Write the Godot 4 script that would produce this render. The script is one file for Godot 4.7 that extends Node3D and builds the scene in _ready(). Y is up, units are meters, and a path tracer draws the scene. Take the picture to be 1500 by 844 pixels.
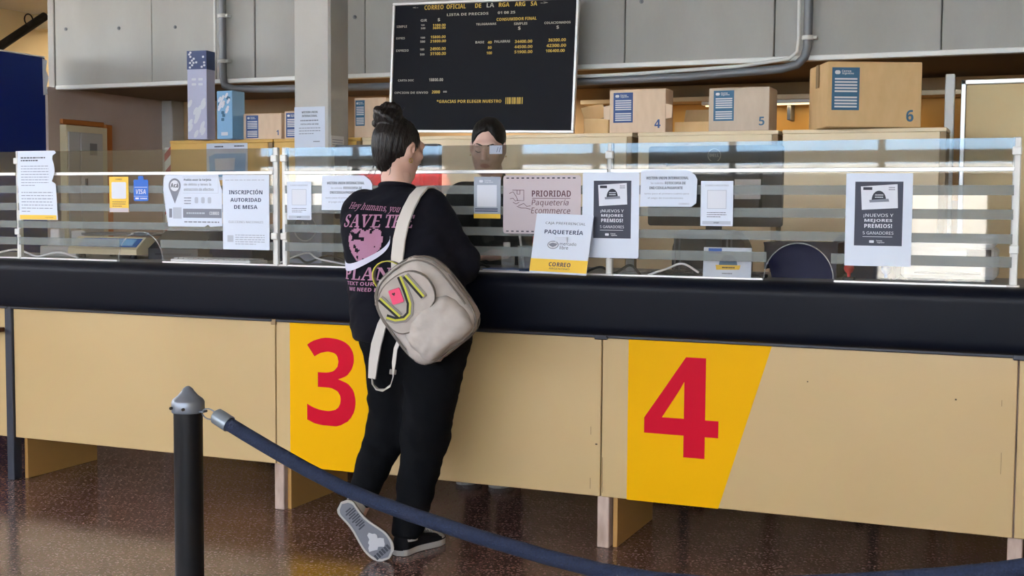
extends Node3D
# A post-office service counter: a customer at window 3, a clerk behind the glass, a price board and parcels behind.
# Order: camera, sky, sun, exposure; room; counter and glass; back office; papers; people; barrier; small things.

var M := {}
var taken := {}
var fonts := {}
var rng := RandomNumberGenerator.new()

# ---------------------------------------------------------------- mesh builder
class B:
	var st := SurfaceTool.new()
	var groups := 0
	var count := 0
	func _init() -> void:
		st.begin(Mesh.PRIMITIVE_TRIANGLES)
	func flat() -> void:
		st.set_smooth_group(-1)
	func soft() -> void:
		groups += 1
		st.set_smooth_group(groups)
	func tri(a: Vector3, b: Vector3, c: Vector3, out: Vector3) -> void:
		var n := (c - a).cross(b - a)
		if n.length_squared() < 1e-18:
			return
		count += 1
		if n.dot(out) < 0.0:
			st.add_vertex(a); st.add_vertex(c); st.add_vertex(b)
		else:
			st.add_vertex(a); st.add_vertex(b); st.add_vertex(c)
	func quad(a: Vector3, b: Vector3, c: Vector3, d: Vector3, out: Vector3) -> void:
		tri(a, b, c, out)
		tri(a, c, d, out)
	# chamfered box
	func box(x: Transform3D, s: Vector3, e := 0.0) -> void:
		flat()
		var h := s * 0.5
		e = minf(e, minf(h.x, minf(h.y, h.z)) * 0.9)
		var c := x.origin
		if e <= 0.0:
			for ax in 3:
				for sg in [-1.0, 1.0]:
					var n := Vector3.ZERO; n[ax] = sg
					var u := (ax + 1) % 3
					var v := (ax + 2) % 3
					var q := []
					for k in [[-1, -1], [1, -1], [1, 1], [-1, 1]]:
						var p := Vector3.ZERO
						p[ax] = sg * h[ax]; p[u] = k[0] * h[u]; p[v] = k[1] * h[v]
						q.append(x * p)
					quad(q[0], q[1], q[2], q[3], x.basis * n)
			return
		for ax in 3:
			var u := (ax + 1) % 3
			var v := (ax + 2) % 3
			for sg in [-1.0, 1.0]:
				var n := Vector3.ZERO; n[ax] = sg
				var q := []
				for k in [[-1, -1], [1, -1], [1, 1], [-1, 1]]:
					var p := Vector3.ZERO
					p[ax] = sg * h[ax]; p[u] = k[0] * (h[u] - e); p[v] = k[1] * (h[v] - e)
					q.append(x * p)
				quad(q[0], q[1], q[2], q[3], x.basis * n)
			for su in [-1.0, 1.0]:
				for sv in [-1.0, 1.0]:
					var n2 := Vector3.ZERO; n2[u] = su; n2[v] = sv
					var q2 := []
					for k in [[-1, 0], [1, 0], [1, 1], [-1, 1]]:
						var p := Vector3.ZERO
						p[ax] = k[0] * (h[ax] - e)
						p[u] = su * (h[u] - (e if k[1] == 0 else 0.0))
						p[v] = sv * (h[v] - (0.0 if k[1] == 0 else e))
						q2.append(x * p)
					quad(q2[0], q2[1], q2[2], q2[3], x.basis * n2)
		for sx in [-1.0, 1.0]:
			for sy in [-1.0, 1.0]:
				for sz in [-1.0, 1.0]:
					var d := Vector3(sx, sy, sz)
					tri(x * (d * (h - Vector3(0, e, e))), x * (d * (h - Vector3(e, 0, e))), x * (d * (h - Vector3(e, e, 0))), x.basis * d)
	func b(lo: Vector3, hi: Vector3, e := 0.0) -> void:
		box(Transform3D(Basis(), (lo + hi) * 0.5), (hi - lo).abs(), e)
	# round bar along a path
	func tube(pts: Array, r, seg := 10, caps := true, closed := false) -> void:
		var n := pts.size()
		var rings := []
		var up := Vector3.UP
		var t0: Vector3 = (pts[1] - pts[0]).normalized()
		if absf(t0.dot(up)) > 0.9:
			up = Vector3.RIGHT
		var side := t0.cross(up).normalized()
		for i in n:
			var t: Vector3
			if closed:
				t = (pts[(i + 1) % n] - pts[(i + n - 1) % n]).normalized()
			elif i == 0:
				t = t0
			elif i == n - 1:
				t = (pts[i] - pts[i - 1]).normalized()
			else:
				t = (pts[i + 1] - pts[i - 1]).normalized()
			side = (side - t * side.dot(t)).normalized()
			var bi := t.cross(side)
			var rr: float = r[i] if r is Array else r
			var ring := []
			for k in seg:
				var a := TAU * k / seg
				ring.append(pts[i] + (side * cos(a) + bi * sin(a)) * rr)
			rings.append(ring)
		soft()
		for i in (n if closed else n - 1):
			var j := (i + 1) % n
			var m: Vector3 = (pts[i] + pts[j]) * 0.5
			for k in seg:
				var k2 := (k + 1) % seg
				var f: Vector3 = (rings[i][k] + rings[j][k2]) * 0.5 - m
				quad(rings[i][k], rings[i][k2], rings[j][k2], rings[j][k], f)
		if caps and not closed:
			flat()
			for k in seg:
				var k2 := (k + 1) % seg
				tri(pts[0], rings[0][k], rings[0][k2], pts[0] - pts[1])
				tri(pts[n - 1], rings[n - 1][k], rings[n - 1][k2], pts[n - 1] - pts[n - 2])
	# profile [(radius, height)] turned round the y axis of x
	func lathe(x: Transform3D, prof: Array, seg := 24, smooth_it := true) -> void:
		if smooth_it:
			soft()
		else:
			flat()
		for i in prof.size() - 1:
			var p: Vector2 = prof[i]
			var q: Vector2 = prof[i + 1]
			var nn := Vector2(q.y - p.y, p.x - q.x)
			for k in seg:
				var a := TAU * k / seg
				var c := TAU * (k + 1) / seg
				var am := (a + c) * 0.5
				var out := Vector3(cos(am) * nn.x, nn.y, sin(am) * nn.x)
				quad(x * Vector3(cos(a) * p.x, p.y, sin(a) * p.x), x * Vector3(cos(c) * p.x, p.y, sin(c) * p.x), x * Vector3(cos(c) * q.x, q.y, sin(c) * q.x), x * Vector3(cos(a) * q.x, q.y, sin(a) * q.x), x.basis * out)
	# outline in the xy plane of x, from z = 0 back to z = -depth
	func plate(x: Transform3D, poly: PackedVector2Array, depth: float, front_only := false) -> void:
		flat()
		if Geometry2D.is_polygon_clockwise(poly):
			poly = poly.duplicate(); poly.reverse()
		var ix := Geometry2D.triangulate_polygon(poly)
		for i in range(0, ix.size(), 3):
			var a := poly[ix[i]]; var c := poly[ix[i + 1]]; var d := poly[ix[i + 2]]
			tri(x * Vector3(a.x, a.y, 0), x * Vector3(c.x, c.y, 0), x * Vector3(d.x, d.y, 0), x.basis.z)
			if not front_only:
				tri(x * Vector3(a.x, a.y, -depth), x * Vector3(c.x, c.y, -depth), x * Vector3(d.x, d.y, -depth), -x.basis.z)
		if front_only:
			return
		for i in poly.size():
			var a := poly[i]
			var c := poly[(i + 1) % poly.size()]
			var o := Vector3(c.y - a.y, a.x - c.x, 0)
			quad(x * Vector3(a.x, a.y, 0), x * Vector3(c.x, c.y, 0), x * Vector3(c.x, c.y, -depth), x * Vector3(a.x, a.y, -depth), x.basis * o)
	# flat strap along a path; side[i] is the direction of its width
	func strap(pts: Array, sides: Array, w, th: float) -> void:
		var n := pts.size()
		var R := []
		for i in n:
			var t: Vector3 = (pts[mini(i + 1, n - 1)] - pts[maxi(i - 1, 0)]).normalized()
			var s: Vector3 = sides[mini(i, sides.size() - 1)]
			s = (s - t * s.dot(t)).normalized()
			var o := t.cross(s).normalized() * th * 0.5
			var ww: float = (w[i] if w is Array else w) * 0.5
			var p: Vector3 = pts[i]
			R.append([p - s * ww * 0.94 + o, p + s * ww * 0.94 + o, p + s * ww, p + s * ww * 0.94 - o, p - s * ww * 0.94 - o, p - s * ww])
		for f in 6:
			soft()
			for i in n - 1:
				var c: Vector3 = (pts[i] + pts[i + 1]) * 0.5
				var g := (f + 1) % 6
				quad(R[i][f], R[i][g], R[i + 1][g], R[i + 1][f], (R[i][f] + R[i][g] + R[i + 1][g] + R[i + 1][f]) * 0.25 - c)
		flat()
		for e in [0, n - 1]:
			var out: Vector3 = (pts[0] - pts[1]) if e == 0 else (pts[n - 1] - pts[n - 2])
			for f in range(1, 5):
				tri(R[e][0], R[e][f], R[e][f + 1], out)
	func ball(c: Vector3, r: Vector3, basis := Basis(), seg := 16, rings := 10) -> void:
		soft()
		for i in rings:
			var t0 := PI * i / rings - PI / 2
			var t1 := PI * (i + 1) / rings - PI / 2
			for k in seg:
				var a0 := TAU * k / seg
				var a1 := TAU * (k + 1) / seg
				var q := []
				for v in [[t0, a0], [t0, a1], [t1, a1], [t1, a0]]:
					q.append(Vector3(cos(v[0]) * cos(v[1]), sin(v[0]), cos(v[0]) * sin(v[1])))
				var m: Vector3 = q[0] + q[1] + q[2] + q[3]
				quad(c + basis * (q[0] * r), c + basis * (q[1] * r), c + basis * (q[2] * r), c + basis * (q[3] * r), basis * (m / r))
	func mesh() -> ArrayMesh:
		st.generate_normals()
		st.index()
		return st.commit()

# ---------------------------------------------------------------- shape of bodies: joined tapered capsules and ellipsoids, meshed as surface nets
class Field:
	var kind := PackedInt32Array()
	var pa := PackedVector3Array()
	var pb := PackedVector3Array()
	var ra := PackedFloat32Array()
	var rb := PackedFloat32Array()
	var kk := PackedFloat32Array()
	var op := PackedInt32Array()
	var inv: Array[Basis] = []
	var frame := Transform3D()
	func cap(a: Vector3, b: Vector3, r1: float, r2: float, k := 0.03, cut := 0) -> void:
		kind.append(0); pa.append(frame * a); pb.append(frame * b); ra.append(r1); rb.append(r2); kk.append(k); op.append(cut); inv.append(Basis())
	func ell(c: Vector3, r: Vector3, k := 0.03, turn := Basis(), cut := 0) -> void:
		kind.append(1); pa.append(frame * c); pb.append(r); ra.append(maxf(r.x, maxf(r.y, r.z))); rb.append(0.0); kk.append(k); op.append(cut); inv.append((frame.basis * turn).inverse())
	func below(n: Vector3, d: float, k := 0.004) -> void:   # cut away what lies under a plane
		kind.append(2); pa.append(n); pb.append(n); ra.append(d); rb.append(0.0); kk.append(k); op.append(1); inv.append(Basis())
	func one(i: int, p: Vector3) -> float:
		if kind[i] == 2:
			return p.dot(pa[i]) - ra[i]
		if kind[i] == 0:
			var ba := pb[i] - pa[i]
			var q := p - pa[i]
			var h := clampf(q.dot(ba) / maxf(ba.dot(ba), 1e-9), 0.0, 1.0)
			return (q - ba * h).length() - lerpf(ra[i], rb[i], h)
		var r := pb[i]
		var l := inv[i] * (p - pa[i])
		var u := l / r
		var k0 := u.length()
		var k1 := (u / r).length()
		return k0 * (k0 - 1.0) / maxf(k1, 1e-6)
	func at(p: Vector3, list: PackedInt32Array) -> float:
		var d := 1000.0
		for i in list:
			var e := one(i, p)
			var k := kk[i]
			if op[i] == 0:
				var h := clampf(0.5 + 0.5 * (d - e) / k, 0.0, 1.0)
				d = lerpf(d, e, h) - k * h * (1.0 - h)
			else:
				var h2 := clampf(0.5 - 0.5 * (d + e) / k, 0.0, 1.0)
				d = lerpf(d, -e, h2) + k * h2 * (1.0 - h2)
		return d
	func all() -> PackedInt32Array:
		return PackedInt32Array(range(kind.size()))
	# [vertices, indices] of the surface, one vertex in each crossed cell
	func net(cell: float, keep := AABB()) -> Array:
		var lo := Vector3.ONE * 1e3
		var hi := -Vector3.ONE * 1e3
		for i in kind.size():
			if op[i]:
				continue
			var m := maxf(ra[i], rb[i])
			lo = lo.min(pa[i] - Vector3.ONE * m); hi = hi.max(pa[i] + Vector3.ONE * m)
			if kind[i] == 0:
				lo = lo.min(pb[i] - Vector3.ONE * m); hi = hi.max(pb[i] + Vector3.ONE * m)
		lo -= Vector3.ONE * cell * 3.0; hi += Vector3.ONE * cell * 3.0
		if keep.size.length() > 0.0:
			lo = lo.max(keep.position); hi = hi.min(keep.end)
		const S := 6
		var nb := Vector3i(((hi - lo) / (cell * S)).ceil())
		var nx := nb.x * S + 1
		var ny := nb.y * S + 1
		var nz := nb.z * S + 1
		var val := PackedFloat32Array()
		val.resize(nx * ny * nz)
		val.fill(1e6)
		var half := cell * S * 0.8661
		var blocks := []
		for bz in nb.z:
			for by in nb.y:
				for bx in nb.x:
					var c := lo + Vector3(bx + 0.5, by + 0.5, bz + 0.5) * cell * S
					var list := PackedInt32Array()
					var near := 1e3
					for i in kind.size():
						var e := one(i, c)
						if kind[i] == 1 and e > 0.0:
							e = minf(e, (c - pa[i]).length() - ra[i]) if (c - pa[i]).length() > ra[i] else minf(e, half)
						if e < half * 1.3 + kk[i] * 1.2:
							list.append(i)
							if op[i] == 0:
								near = minf(near, e)
					if list.is_empty() or near > half * 1.2 + 0.02:
						continue
					blocks.append([bx, by, bz])
					for z in S + 1:
						for y in S + 1:
							for x in S + 1:
								var id := (bx * S + x) + nx * ((by * S + y) + ny * (bz * S + z))
								if val[id] > 1e5:
									val[id] = at(lo + Vector3(bx * S + x, by * S + y, bz * S + z) * cell, list)
		var index := {}
		var verts := PackedVector3Array()
		var tris := PackedInt32Array()
		var off := [0, 1, nx, nx + 1, nx * ny, nx * ny + 1, nx * ny + nx, nx * ny + nx + 1]
		var edges := [[0, 1], [2, 3], [4, 5], [6, 7], [0, 2], [1, 3], [4, 6], [5, 7], [0, 4], [1, 5], [2, 6], [3, 7]]
		for bl in blocks:
			for z in S:
				for y in S:
					for x in S:
						var cx: int = bl[0] * S + x
						var cy: int = bl[1] * S + y
						var cz: int = bl[2] * S + z
						var id := cx + nx * (cy + ny * cz)
						var mask := 0
						for k in 8:
							if val[id + off[k]] < 0.0:
								mask |= 1 << k
						if mask == 0 or mask == 255:
							continue
						var sum := Vector3.ZERO
						var n := 0
						for e in edges:
							var v0 := val[id + off[e[0]]]
							var v1 := val[id + off[e[1]]]
							if (v0 < 0.0) != (v1 < 0.0):
								var t := clampf(v0 / (v0 - v1), 0.0, 1.0)
								var q0 := Vector3(e[0] & 1, (e[0] >> 1) & 1, (e[0] >> 2) & 1)
								var q1 := Vector3(e[1] & 1, (e[1] >> 1) & 1, (e[1] >> 2) & 1)
								sum += q0.lerp(q1, t)
								n += 1
						index[id] = verts.size()
						verts.append(lo + (Vector3(cx, cy, cz) + sum / n) * cell)
		var step := [1, nx, nx * ny]
		for id in index.keys():
			for ax in 3:
				var v0 := val[id]
				var v1 := val[id + step[ax]]
				if (v0 < 0.0) == (v1 < 0.0):
					continue
				var u: int = step[(ax + 1) % 3]
				var v: int = step[(ax + 2) % 3]
				if not (index.has(id - u) and index.has(id - v) and index.has(id - u - v)):
					continue
				var a: int = index[id]
				var b: int = index[id - u]
				var c: int = index[id - u - v]
				var d: int = index[id - v]
				if v0 < 0.0:
					tris.append_array([a, c, b, a, d, c])
				else:
					tris.append_array([a, b, c, a, c, d])
		return [verts, tris]

func field_into(parts: Array, tint = null, bend = null) -> ArrayMesh:
	# several [vertices, indices] into one mesh with averaged normals
	var V := PackedVector3Array()
	var I := PackedInt32Array()
	for p in parts:
		var base := V.size()
		V.append_array(p[0])
		for i in p[1]:
			I.append(base + i)
	var N := _normals(V, I)
	if bend != null:
		for i in V.size():
			V[i] = bend.call(V[i], N[i])
		N = _normals(V, I)
	var arr := []
	arr.resize(Mesh.ARRAY_MAX)
	arr[Mesh.ARRAY_VERTEX] = V
	arr[Mesh.ARRAY_NORMAL] = N
	arr[Mesh.ARRAY_INDEX] = I
	if tint != null:
		var C := PackedColorArray()
		C.resize(V.size())
		for i in V.size():
			C[i] = tint.call(V[i])
		arr[Mesh.ARRAY_COLOR] = C
	var m := ArrayMesh.new()
	m.add_surface_from_arrays(Mesh.PRIMITIVE_TRIANGLES, arr)
	return m

func _normals(V: PackedVector3Array, I: PackedInt32Array) -> PackedVector3Array:
	var N := PackedVector3Array()
	N.resize(V.size())
	for i in range(0, I.size(), 3):
		var a := I[i]; var b := I[i + 1]; var c := I[i + 2]
		var n := (V[c] - V[a]).cross(V[b] - V[a])
		N[a] += n; N[b] += n; N[c] += n
	for i in N.size():
		N[i] = N[i].normalized()
	return N

# ---------------------------------------------------------------- naming and tagging
func numbered(called: String) -> String:
	if not taken.has(called):
		taken[called] = 0
		return called
	taken[called] += 1
	return "%s_%03d" % [called, taken[called]]

func thing(called: String, label: String, category: String, at := Vector3.ZERO, turn := Vector3.ZERO, group := "") -> Node3D:
	var o := Node3D.new()
	o.name = numbered(called)
	add_child(o)
	o.position = at
	o.rotation = turn
	tag(o, label, category, group)
	return o

func tag(o: Node, label: String, category := "", group := "") -> void:
	o.set_meta("label", label)
	if category:
		o.set_meta("category", category)
	if group:
		o.set_meta("group", group)

func put(called: String, mesh: Mesh, m: Material, parent: Node = null, at := Transform3D()) -> MeshInstance3D:
	var o := MeshInstance3D.new()
	o.mesh = mesh
	o.material_override = m
	o.transform = at
	o.cast_shadow = GeometryInstance3D.SHADOW_CASTING_SETTING_ON
	if parent == null:
		o.name = numbered(called)
		add_child(o)
	else:
		o.name = called
		parent.add_child(o, true)
	return o

func part(called: String, b: B, m: Material, parent: Node = null, at := Transform3D()) -> MeshInstance3D:
	return put(called, b.mesh(), m, parent, at)

func struct(called: String, b: B, m: Material) -> MeshInstance3D:
	var o := part(called, b, m)
	o.set_meta("kind", "structure")
	return o

func bx(called: String, lo: Vector3, hi: Vector3, e: float, m: Material, parent: Node = null) -> MeshInstance3D:
	var b := B.new()
	b.b(lo, hi, e)
	return part(called, b, m, parent)

func at(x: float, y: float, z: float, turn := Vector3.ZERO) -> Transform3D:
	return Transform3D(Basis.from_euler(turn), Vector3(x, y, z))

# ---------------------------------------------------------------- materials
func rgb(r: int, g: int, b: int) -> Color:
	return Color(r / 255.0, g / 255.0, b / 255.0)

func mat(key: String, c: Color, rough := 0.6, metal := 0.0, spec := 0.5) -> StandardMaterial3D:
	var m := StandardMaterial3D.new()
	m.resource_name = key
	m.albedo_color = c
	m.roughness = rough
	m.metallic = metal
	m.metallic_specular = spec
	M[key] = m
	return m

func speckle(seed_: int, freq: float, lo: Color, hi: Color, size := 256, octaves := 4, kind := FastNoiseLite.TYPE_SIMPLEX_SMOOTH) -> ImageTexture:
	var n := FastNoiseLite.new()
	n.seed = seed_
	n.noise_type = kind
	n.frequency = freq
	n.fractal_octaves = octaves
	var im := n.get_seamless_image(size, size)
	var out := Image.create(size, size, false, Image.FORMAT_RGB8)
	for y in size:
		for x in size:
			out.set_pixel(x, y, lo.lerp(hi, im.get_pixel(x, y).r))
	return ImageTexture.create_from_image(out)

func grain(m: StandardMaterial3D, tex: Texture2D, scale: Vector3, bump: Texture2D = null, cm := 0.0) -> StandardMaterial3D:
	m.albedo_texture = tex
	m.uv1_triplanar = true
	m.uv1_world_triplanar = true
	m.uv1_scale = scale
	if bump:
		m.heightmap_enabled = true
		m.heightmap_texture = bump
		m.heightmap_scale = cm
	return m

# ---------------------------------------------------------------- lettering and print
func font(which: String) -> Font:
	if not fonts.has(which):
		var f := SystemFont.new()
		f.font_names = PackedStringArray(["Droid Serif" if which.begins_with("serif") else "Droid Sans"])
		f.font_weight = 700 if which.ends_with("bold") else 400
		fonts[which] = f
	return fonts[which]

func glyphs(s: String, which := "bold") -> Array:
	# [triangle corners in a box that is one cap height tall, size]
	var t := TextMesh.new()
	t.text = s
	t.font = font(which)
	t.font_size = 32
	t.pixel_size = 0.01
	t.depth = 0.0
	t.curve_step = 1.0
	var arr := t.get_mesh_arrays()
	var V: PackedVector3Array = arr[Mesh.ARRAY_VERTEX]
	var I = arr[Mesh.ARRAY_INDEX]
	var P := PackedVector2Array()
	if I == null or I.is_empty():
		for v in V:
			P.append(Vector2(v.x, v.y))
	else:
		for i in I:
			P.append(Vector2(V[i].x, V[i].y))
	var lo := Vector2.ONE * 1e3
	var hi := -Vector2.ONE * 1e3
	for p in P:
		lo = lo.min(p); hi = hi.max(p)
	for i in P.size():
		P[i] -= (lo + hi) * 0.5
	return [P, hi - lo]

# text centred at x.origin in the xy plane of x; w or h may be 0 to keep the letters' own proportion
func write(b: B, s: String, x: Transform3D, w: float, h: float, which := "bold", slant := 0.0, warp = null) -> void:
	var g := glyphs(s, which)
	var size: Vector2 = g[1]
	var sx := w / size.x if w > 0.0 else h / size.y
	var sy := h / size.y if h > 0.0 else sx
	var P: PackedVector2Array = g[0]
	b.flat()
	for i in range(0, P.size(), 3):
		var q := []
		for k in 3:
			var p := P[i + k]
			var v := x * Vector3(p.x * sx + p.y * sy * slant, p.y * sy, 0.0)
			q.append(warp.call(v) if warp != null else v)
		b.tri(q[0], q[1], q[2], x.basis.z)

# A printed sheet, card or sign: a thin plate with its print lying on the front. Positions on it run 0..1 from its top left corner.
class Sheet:
	var root: Node3D
	var w: float
	var h: float
	var th := 0.0006
	var inks := []
	func xf(u: float, v: float, layer := 1) -> Transform3D:
		return Transform3D(Basis(), Vector3((u - 0.5) * w, (0.5 - v) * h, 0.0006 * layer))

func sheet(called: String, label: String, category: String, c: Vector3, w: float, h: float, m: Material, turn := Vector3.ZERO, group := "", outline := PackedVector2Array(), th := 0.0008, part_name := "paper") -> Sheet:
	var s := Sheet.new()
	s.root = thing(called, label, category, c, turn, group)
	s.w = w
	s.h = h
	s.th = th
	if outline.is_empty():
		outline = rounded(w, h, minf(w, h) * 0.012, 2)
	var b := B.new()
	b.plate(Transform3D(), outline, th)
	part(part_name, b, m, s.root)
	return s

func rounded(w: float, h: float, r: float, n := 4) -> PackedVector2Array:
	var P := PackedVector2Array()
	var cs := [Vector2(w / 2 - r, h / 2 - r), Vector2(-w / 2 + r, h / 2 - r), Vector2(-w / 2 + r, -h / 2 + r), Vector2(w / 2 - r, -h / 2 + r)]
	for k in 4:
		for i in n + 1:
			var a := PI / 2 * (k + float(i) / n)
			P.append(cs[k] + Vector2(cos(a), sin(a)) * r)
	return P

func ink(s: Sheet, key: String, called: String) -> B:
	var b := B.new()
	s.inks.append([called, key, b])
	return b

func sw(s: Sheet, key: String, text: String, u: float, v: float, w: float, h: float, which := "bold", layer := 1, slant := 0.0) -> void:
	write(ink(s, key, "lettering"), text, s.xf(u, v, layer), w * s.w, h * s.h, which, slant)

func sr(s: Sheet, key: String, u0: float, v0: float, u1: float, v1: float, layer := 1, r := 0.0, into: B = null) -> void:
	var w := (u1 - u0) * s.w
	var h := (v1 - v0) * s.h
	var poly := rounded(w, h, r, 5) if r > 0.0 else PackedVector2Array([Vector2(-w / 2, -h / 2), Vector2(w / 2, -h / 2), Vector2(w / 2, h / 2), Vector2(-w / 2, h / 2)])
	if into == null:
		into = ink(s, key, "printed_shape")
	into.plate(s.xf((u0 + u1) / 2, (v0 + v1) / 2, layer), poly, 0.0, true)

func sp(s: Sheet, key: String, pts: Array, layer := 1) -> void:
	var P := PackedVector2Array()
	for p in pts:
		P.append(Vector2((p[0] - 0.5) * s.w, (0.5 - p[1]) * s.h))
	ink(s, key, "printed_shape").plate(Transform3D(Basis(), Vector3(0, 0, 0.0006 * layer)), P, 0.0, true)

# lines of print too small to read: words as short dashes
func small_print(s: Sheet, key: String, u0: float, v0: float, u1: float, v1: float, n: int, thick := 0.35, last := 0.7, layer := 1) -> void:
	var b := ink(s, key, "small_print")
	for i in n:
		var v := lerpf(v0, v1, (i + 0.5) / n)
		var hh := (v1 - v0) / n * thick * 0.5
		var u := u0
		var end := lerpf(u0, u1, last) if i == n - 1 else u1
		while u < end - 0.01:
			var l := minf(rng.randf_range(0.04, 0.12) * (u1 - u0) / 0.8, end - u)
			sr(s, key, u, v - hh, u + l, v + hh, layer, 0.0, b)
			u += l + 0.018 * (u1 - u0) / 0.8

func print_done(s: Sheet) -> void:
	for k in s.inks:
		var o := part(k[0], k[2], M[k[1]], s.root)
		if k[0] == "small_print":
			o.set_meta("kind", "stuff")

# ================================================================ the scene
func _ready() -> void:
	rng.seed = 7
	# --- camera
	var cam := Camera3D.new()
	cam.name = "camera"
	add_child(cam)
	cam.position = Vector3(2.07, 1.25, 4.267)
	cam.rotation_degrees = Vector3(-3.75, 22.869, 0.3786)
	cam.fov = 26.0066
	cam.near = 0.05
	cam.far = 200.0
	cam.current = true
	# --- daylight sky and sun
	var env := Environment.new()
	var sky_mat := ProceduralSkyMaterial.new()
	sky_mat.sky_top_color = rgb(186, 196, 212)
	sky_mat.sky_horizon_color = rgb(226, 228, 230)
	sky_mat.ground_bottom_color = rgb(150, 146, 138)
	sky_mat.ground_horizon_color = rgb(190, 190, 186)
	sky_mat.energy_multiplier = 9.5
	var sky := Sky.new()
	sky.sky_material = sky_mat
	env.background_mode = Environment.BG_SKY
	env.sky = sky
	env.tonemap_mode = Environment.TONE_MAPPER_LINEAR
	env.tonemap_exposure = 2.95
	env.sdfgi_enabled = true
	env.ssao_enabled = true
	env.ssil_enabled = true
	var we := WorldEnvironment.new()
	we.name = "world"
	we.environment = env
	add_child(we)
	var sun := DirectionalLight3D.new()
	sun.name = "sun"
	add_child(sun)
	sun.rotation_degrees = Vector3(-52, 155, 0)
	sun.light_energy = 6.0
	sun.light_color = rgb(255, 244, 225)
	sun.light_angular_distance = 0.6
	sun.shadow_enabled = true
	sun.sky_mode = DirectionalLight3D.SKY_MODE_LIGHT_ONLY
	materials()
	room()
	back_office()
	counter()
	glass_screens()
	desk_things()
	papers()
	customer()
	clerk()
	barrier()

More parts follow.
